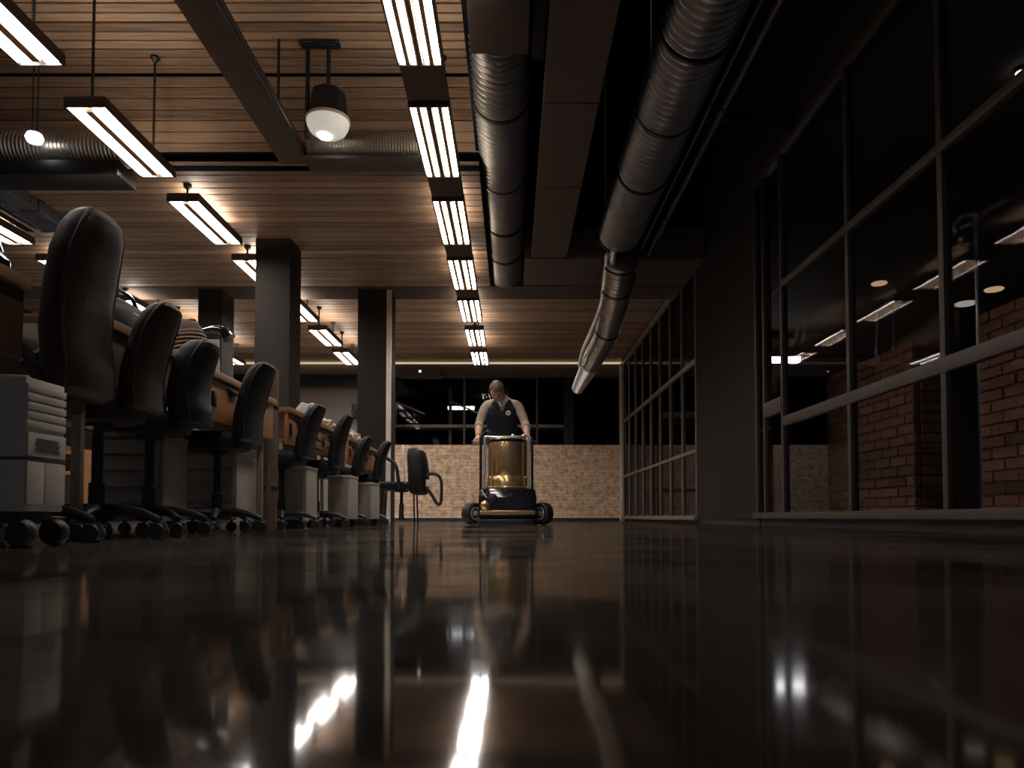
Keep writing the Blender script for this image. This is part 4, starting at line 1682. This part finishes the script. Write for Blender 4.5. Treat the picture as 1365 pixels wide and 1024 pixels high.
# ------------------------------------------------------------------ things behind the right glass
t = thing('board_rack', 'low rack with white boards behind the far right panes', 'rack', (3.2, 14.0, 0))
for x in (-0.42, 0.55):
    for y in (-0.2, 0.2):
        bm = B()
        box(bm, (x, y, 0.98), (0.035, 0.035, 1.96), bev=0.003, seg=1)
        obj('post', bm, M_FRAME, t)
for z in (0.6, 1.94):
    bm = B()
    box(bm, (0.065, 0, z), (1.05, 0.45, 0.05), bev=0.003, seg=1)
    obj('shelf', bm, M_FRAME, t)
for i in range(3):
    bm = B()
    box(bm, (3.3 + 0.02 * i, 14.0, 1.990 + 0.046 * i), (0.80, 0.40, 0.034), bev=0.004, seg=1)
    tag(obj('white_board', bm, M_WHITE), ['bottom white board stacked on the rack behind glass', 'middle white board stacked on the rack behind glass', 'top white board stacked on the rack behind glass'][i], 'board', 'boards stacked on the rack')

f0 = at(1042, 480, 13.8)
t = thing('side_room_light', 'bright strip light behind the glass near the far corner', 'ceiling light', (f0.x, 13.8, f0.z))
bm = B()
box(bm, (0, 0, 0.07), (0.74, 0.2, 0.05), bev=0.006)
obj('housing', bm, M_LAMPBODY, t)
for i in range(2):
    bm = B()
    box(bm, (-0.17 + 0.34 * i, -0.02, 0.0), (0.31, 0.14, 0.10), bev=0.006)
    obj('diffuser', bm, M_ROOM, t)
bm = B()
tube(bm, [(0, 0, 0.09), (0, 0, 3.62 - f0.z)], 0.012, 8)
obj('rod', bm, M_BLACKM, t)

p0 = at(1300, 285, 6.2)
t = thing('arc_lamp', 'tall chrome arc lamp behind the brick wall at the right edge', 'lamp', (p0.x, 6.2, 0))
bm = B()
lathe(bm, [(0.17, 0), (0.17, 0.025), (0.03, 0.04), (0.02, 0.06)], (0, 0, 0), 24)
obj('base', bm, M_BLACKM, t)
bm = B()
tube(bm, [(0, 0, 0.04), (0, 0, p0.z)], 0.017, 10)
obj('post', bm, M_CHROME, t)
bm = B()
tube(bm, smooth_path([(0, 0, p0.z - 0.01), (-0.07, 0, p0.z - 0.01), (-0.14, 0, p0.z - 0.05), (-0.20, 0, p0.z - 0.13)], 6), [0.02] * 10 + [0.026] * 9, 10)
obj('arc', bm, M_CHROME, t)
bm = B()
lathe(bm, [(0.03, -0.05), (0.045, -0.04), (0.026, 0.02), (0.012, 0.03)], (-0.205, 0, p0.z - 0.14), 14)
obj('shade', bm, M_WHITE, t)

p0 = at(1190, 392, 7.7)
p1 = at(1168, 400, 8.4)
t = thing('chrome_frame', 'slim chrome frame standing behind the red brick pier', 'rack', (0, 0, 0))
for p in (p0, p1):
    bm = B()
    tube(bm, [(p.x, p.y, 0), (p.x, p.y, p0.z)], 0.016, 8)
    obj('post', bm, M_CHROME, t)
bm = B()
tube(bm, [(p0.x, p0.y, p0.z - 0.01), (p1.x, p1.y, p0.z - 0.01)], 0.014, 8)
obj('top_bar', bm, M_CHROME, t)

for lab, px, py, Y, w, m_ in (('warm disc lamp hanging above the red brick pier', 1172, 378, 9.5, 0.10, M_WARM),
                              ('white disc lamp hanging beside the chrome arc lamp', 1287, 405, 8.2, 0.11, M_LENS),
                              ('slim warm disc lamp hanging right of the arc lamp', 1325, 386, 9.0, 0.11, M_WARM),
                              ('bright bulb lamp at the upper right corner', 1362, 98, 5.6, 0.045, M_COOL)):
    q = at(px, py, Y)
    t = thing('pendant_lamp', lab, 'lamp', (q.x, Y, 0), 0, 'pendant lamps behind the right glass')
    bm = B()
    lathe(bm, [(w * 0.9, q.z - 0.012), (w, q.z), (w * 0.9, q.z + 0.012)], (0, 0, 0), 24)
    obj('disc', bm, m_, t)
    bm = B()
    lathe(bm, [(w * 1.05, q.z + 0.011), (w * 1.05, q.z + 0.016), (0.03, q.z + 0.05), (0.012, q.z + 0.07)], (0, 0, 0), 24)
    obj('shade', bm, M_BLACKM, t)
    bm = B()
    tube(bm, [(0, 0, q.z + 0.06), (0, 0, 3.62)], 0.005, 6)
    obj('cord', bm, M_BLACKM, t)

q = at(1028, 668, 9.6)
t = thing('white_bin', 'slim white cylinder bin behind the glass door', 'bin', (q.x, 9.6, 0))
bm = B()
lathe(bm, [(0.035, 0), (0.042, 0.01), (0.046, 0.40), (0.05, 0.41), (0.05, 0.43), (0.04, 0.43)], (0, 0, 0), 18)
obj('body', bm, M_WHITE, t)
bm = B()
lathe(bm, [(0.048, 0.43), (0.05, 0.44), (0.03, 0.455), (0.005, 0.46)], (0, 0, 0), 18)
obj('lid', bm, M_CREAM, t)
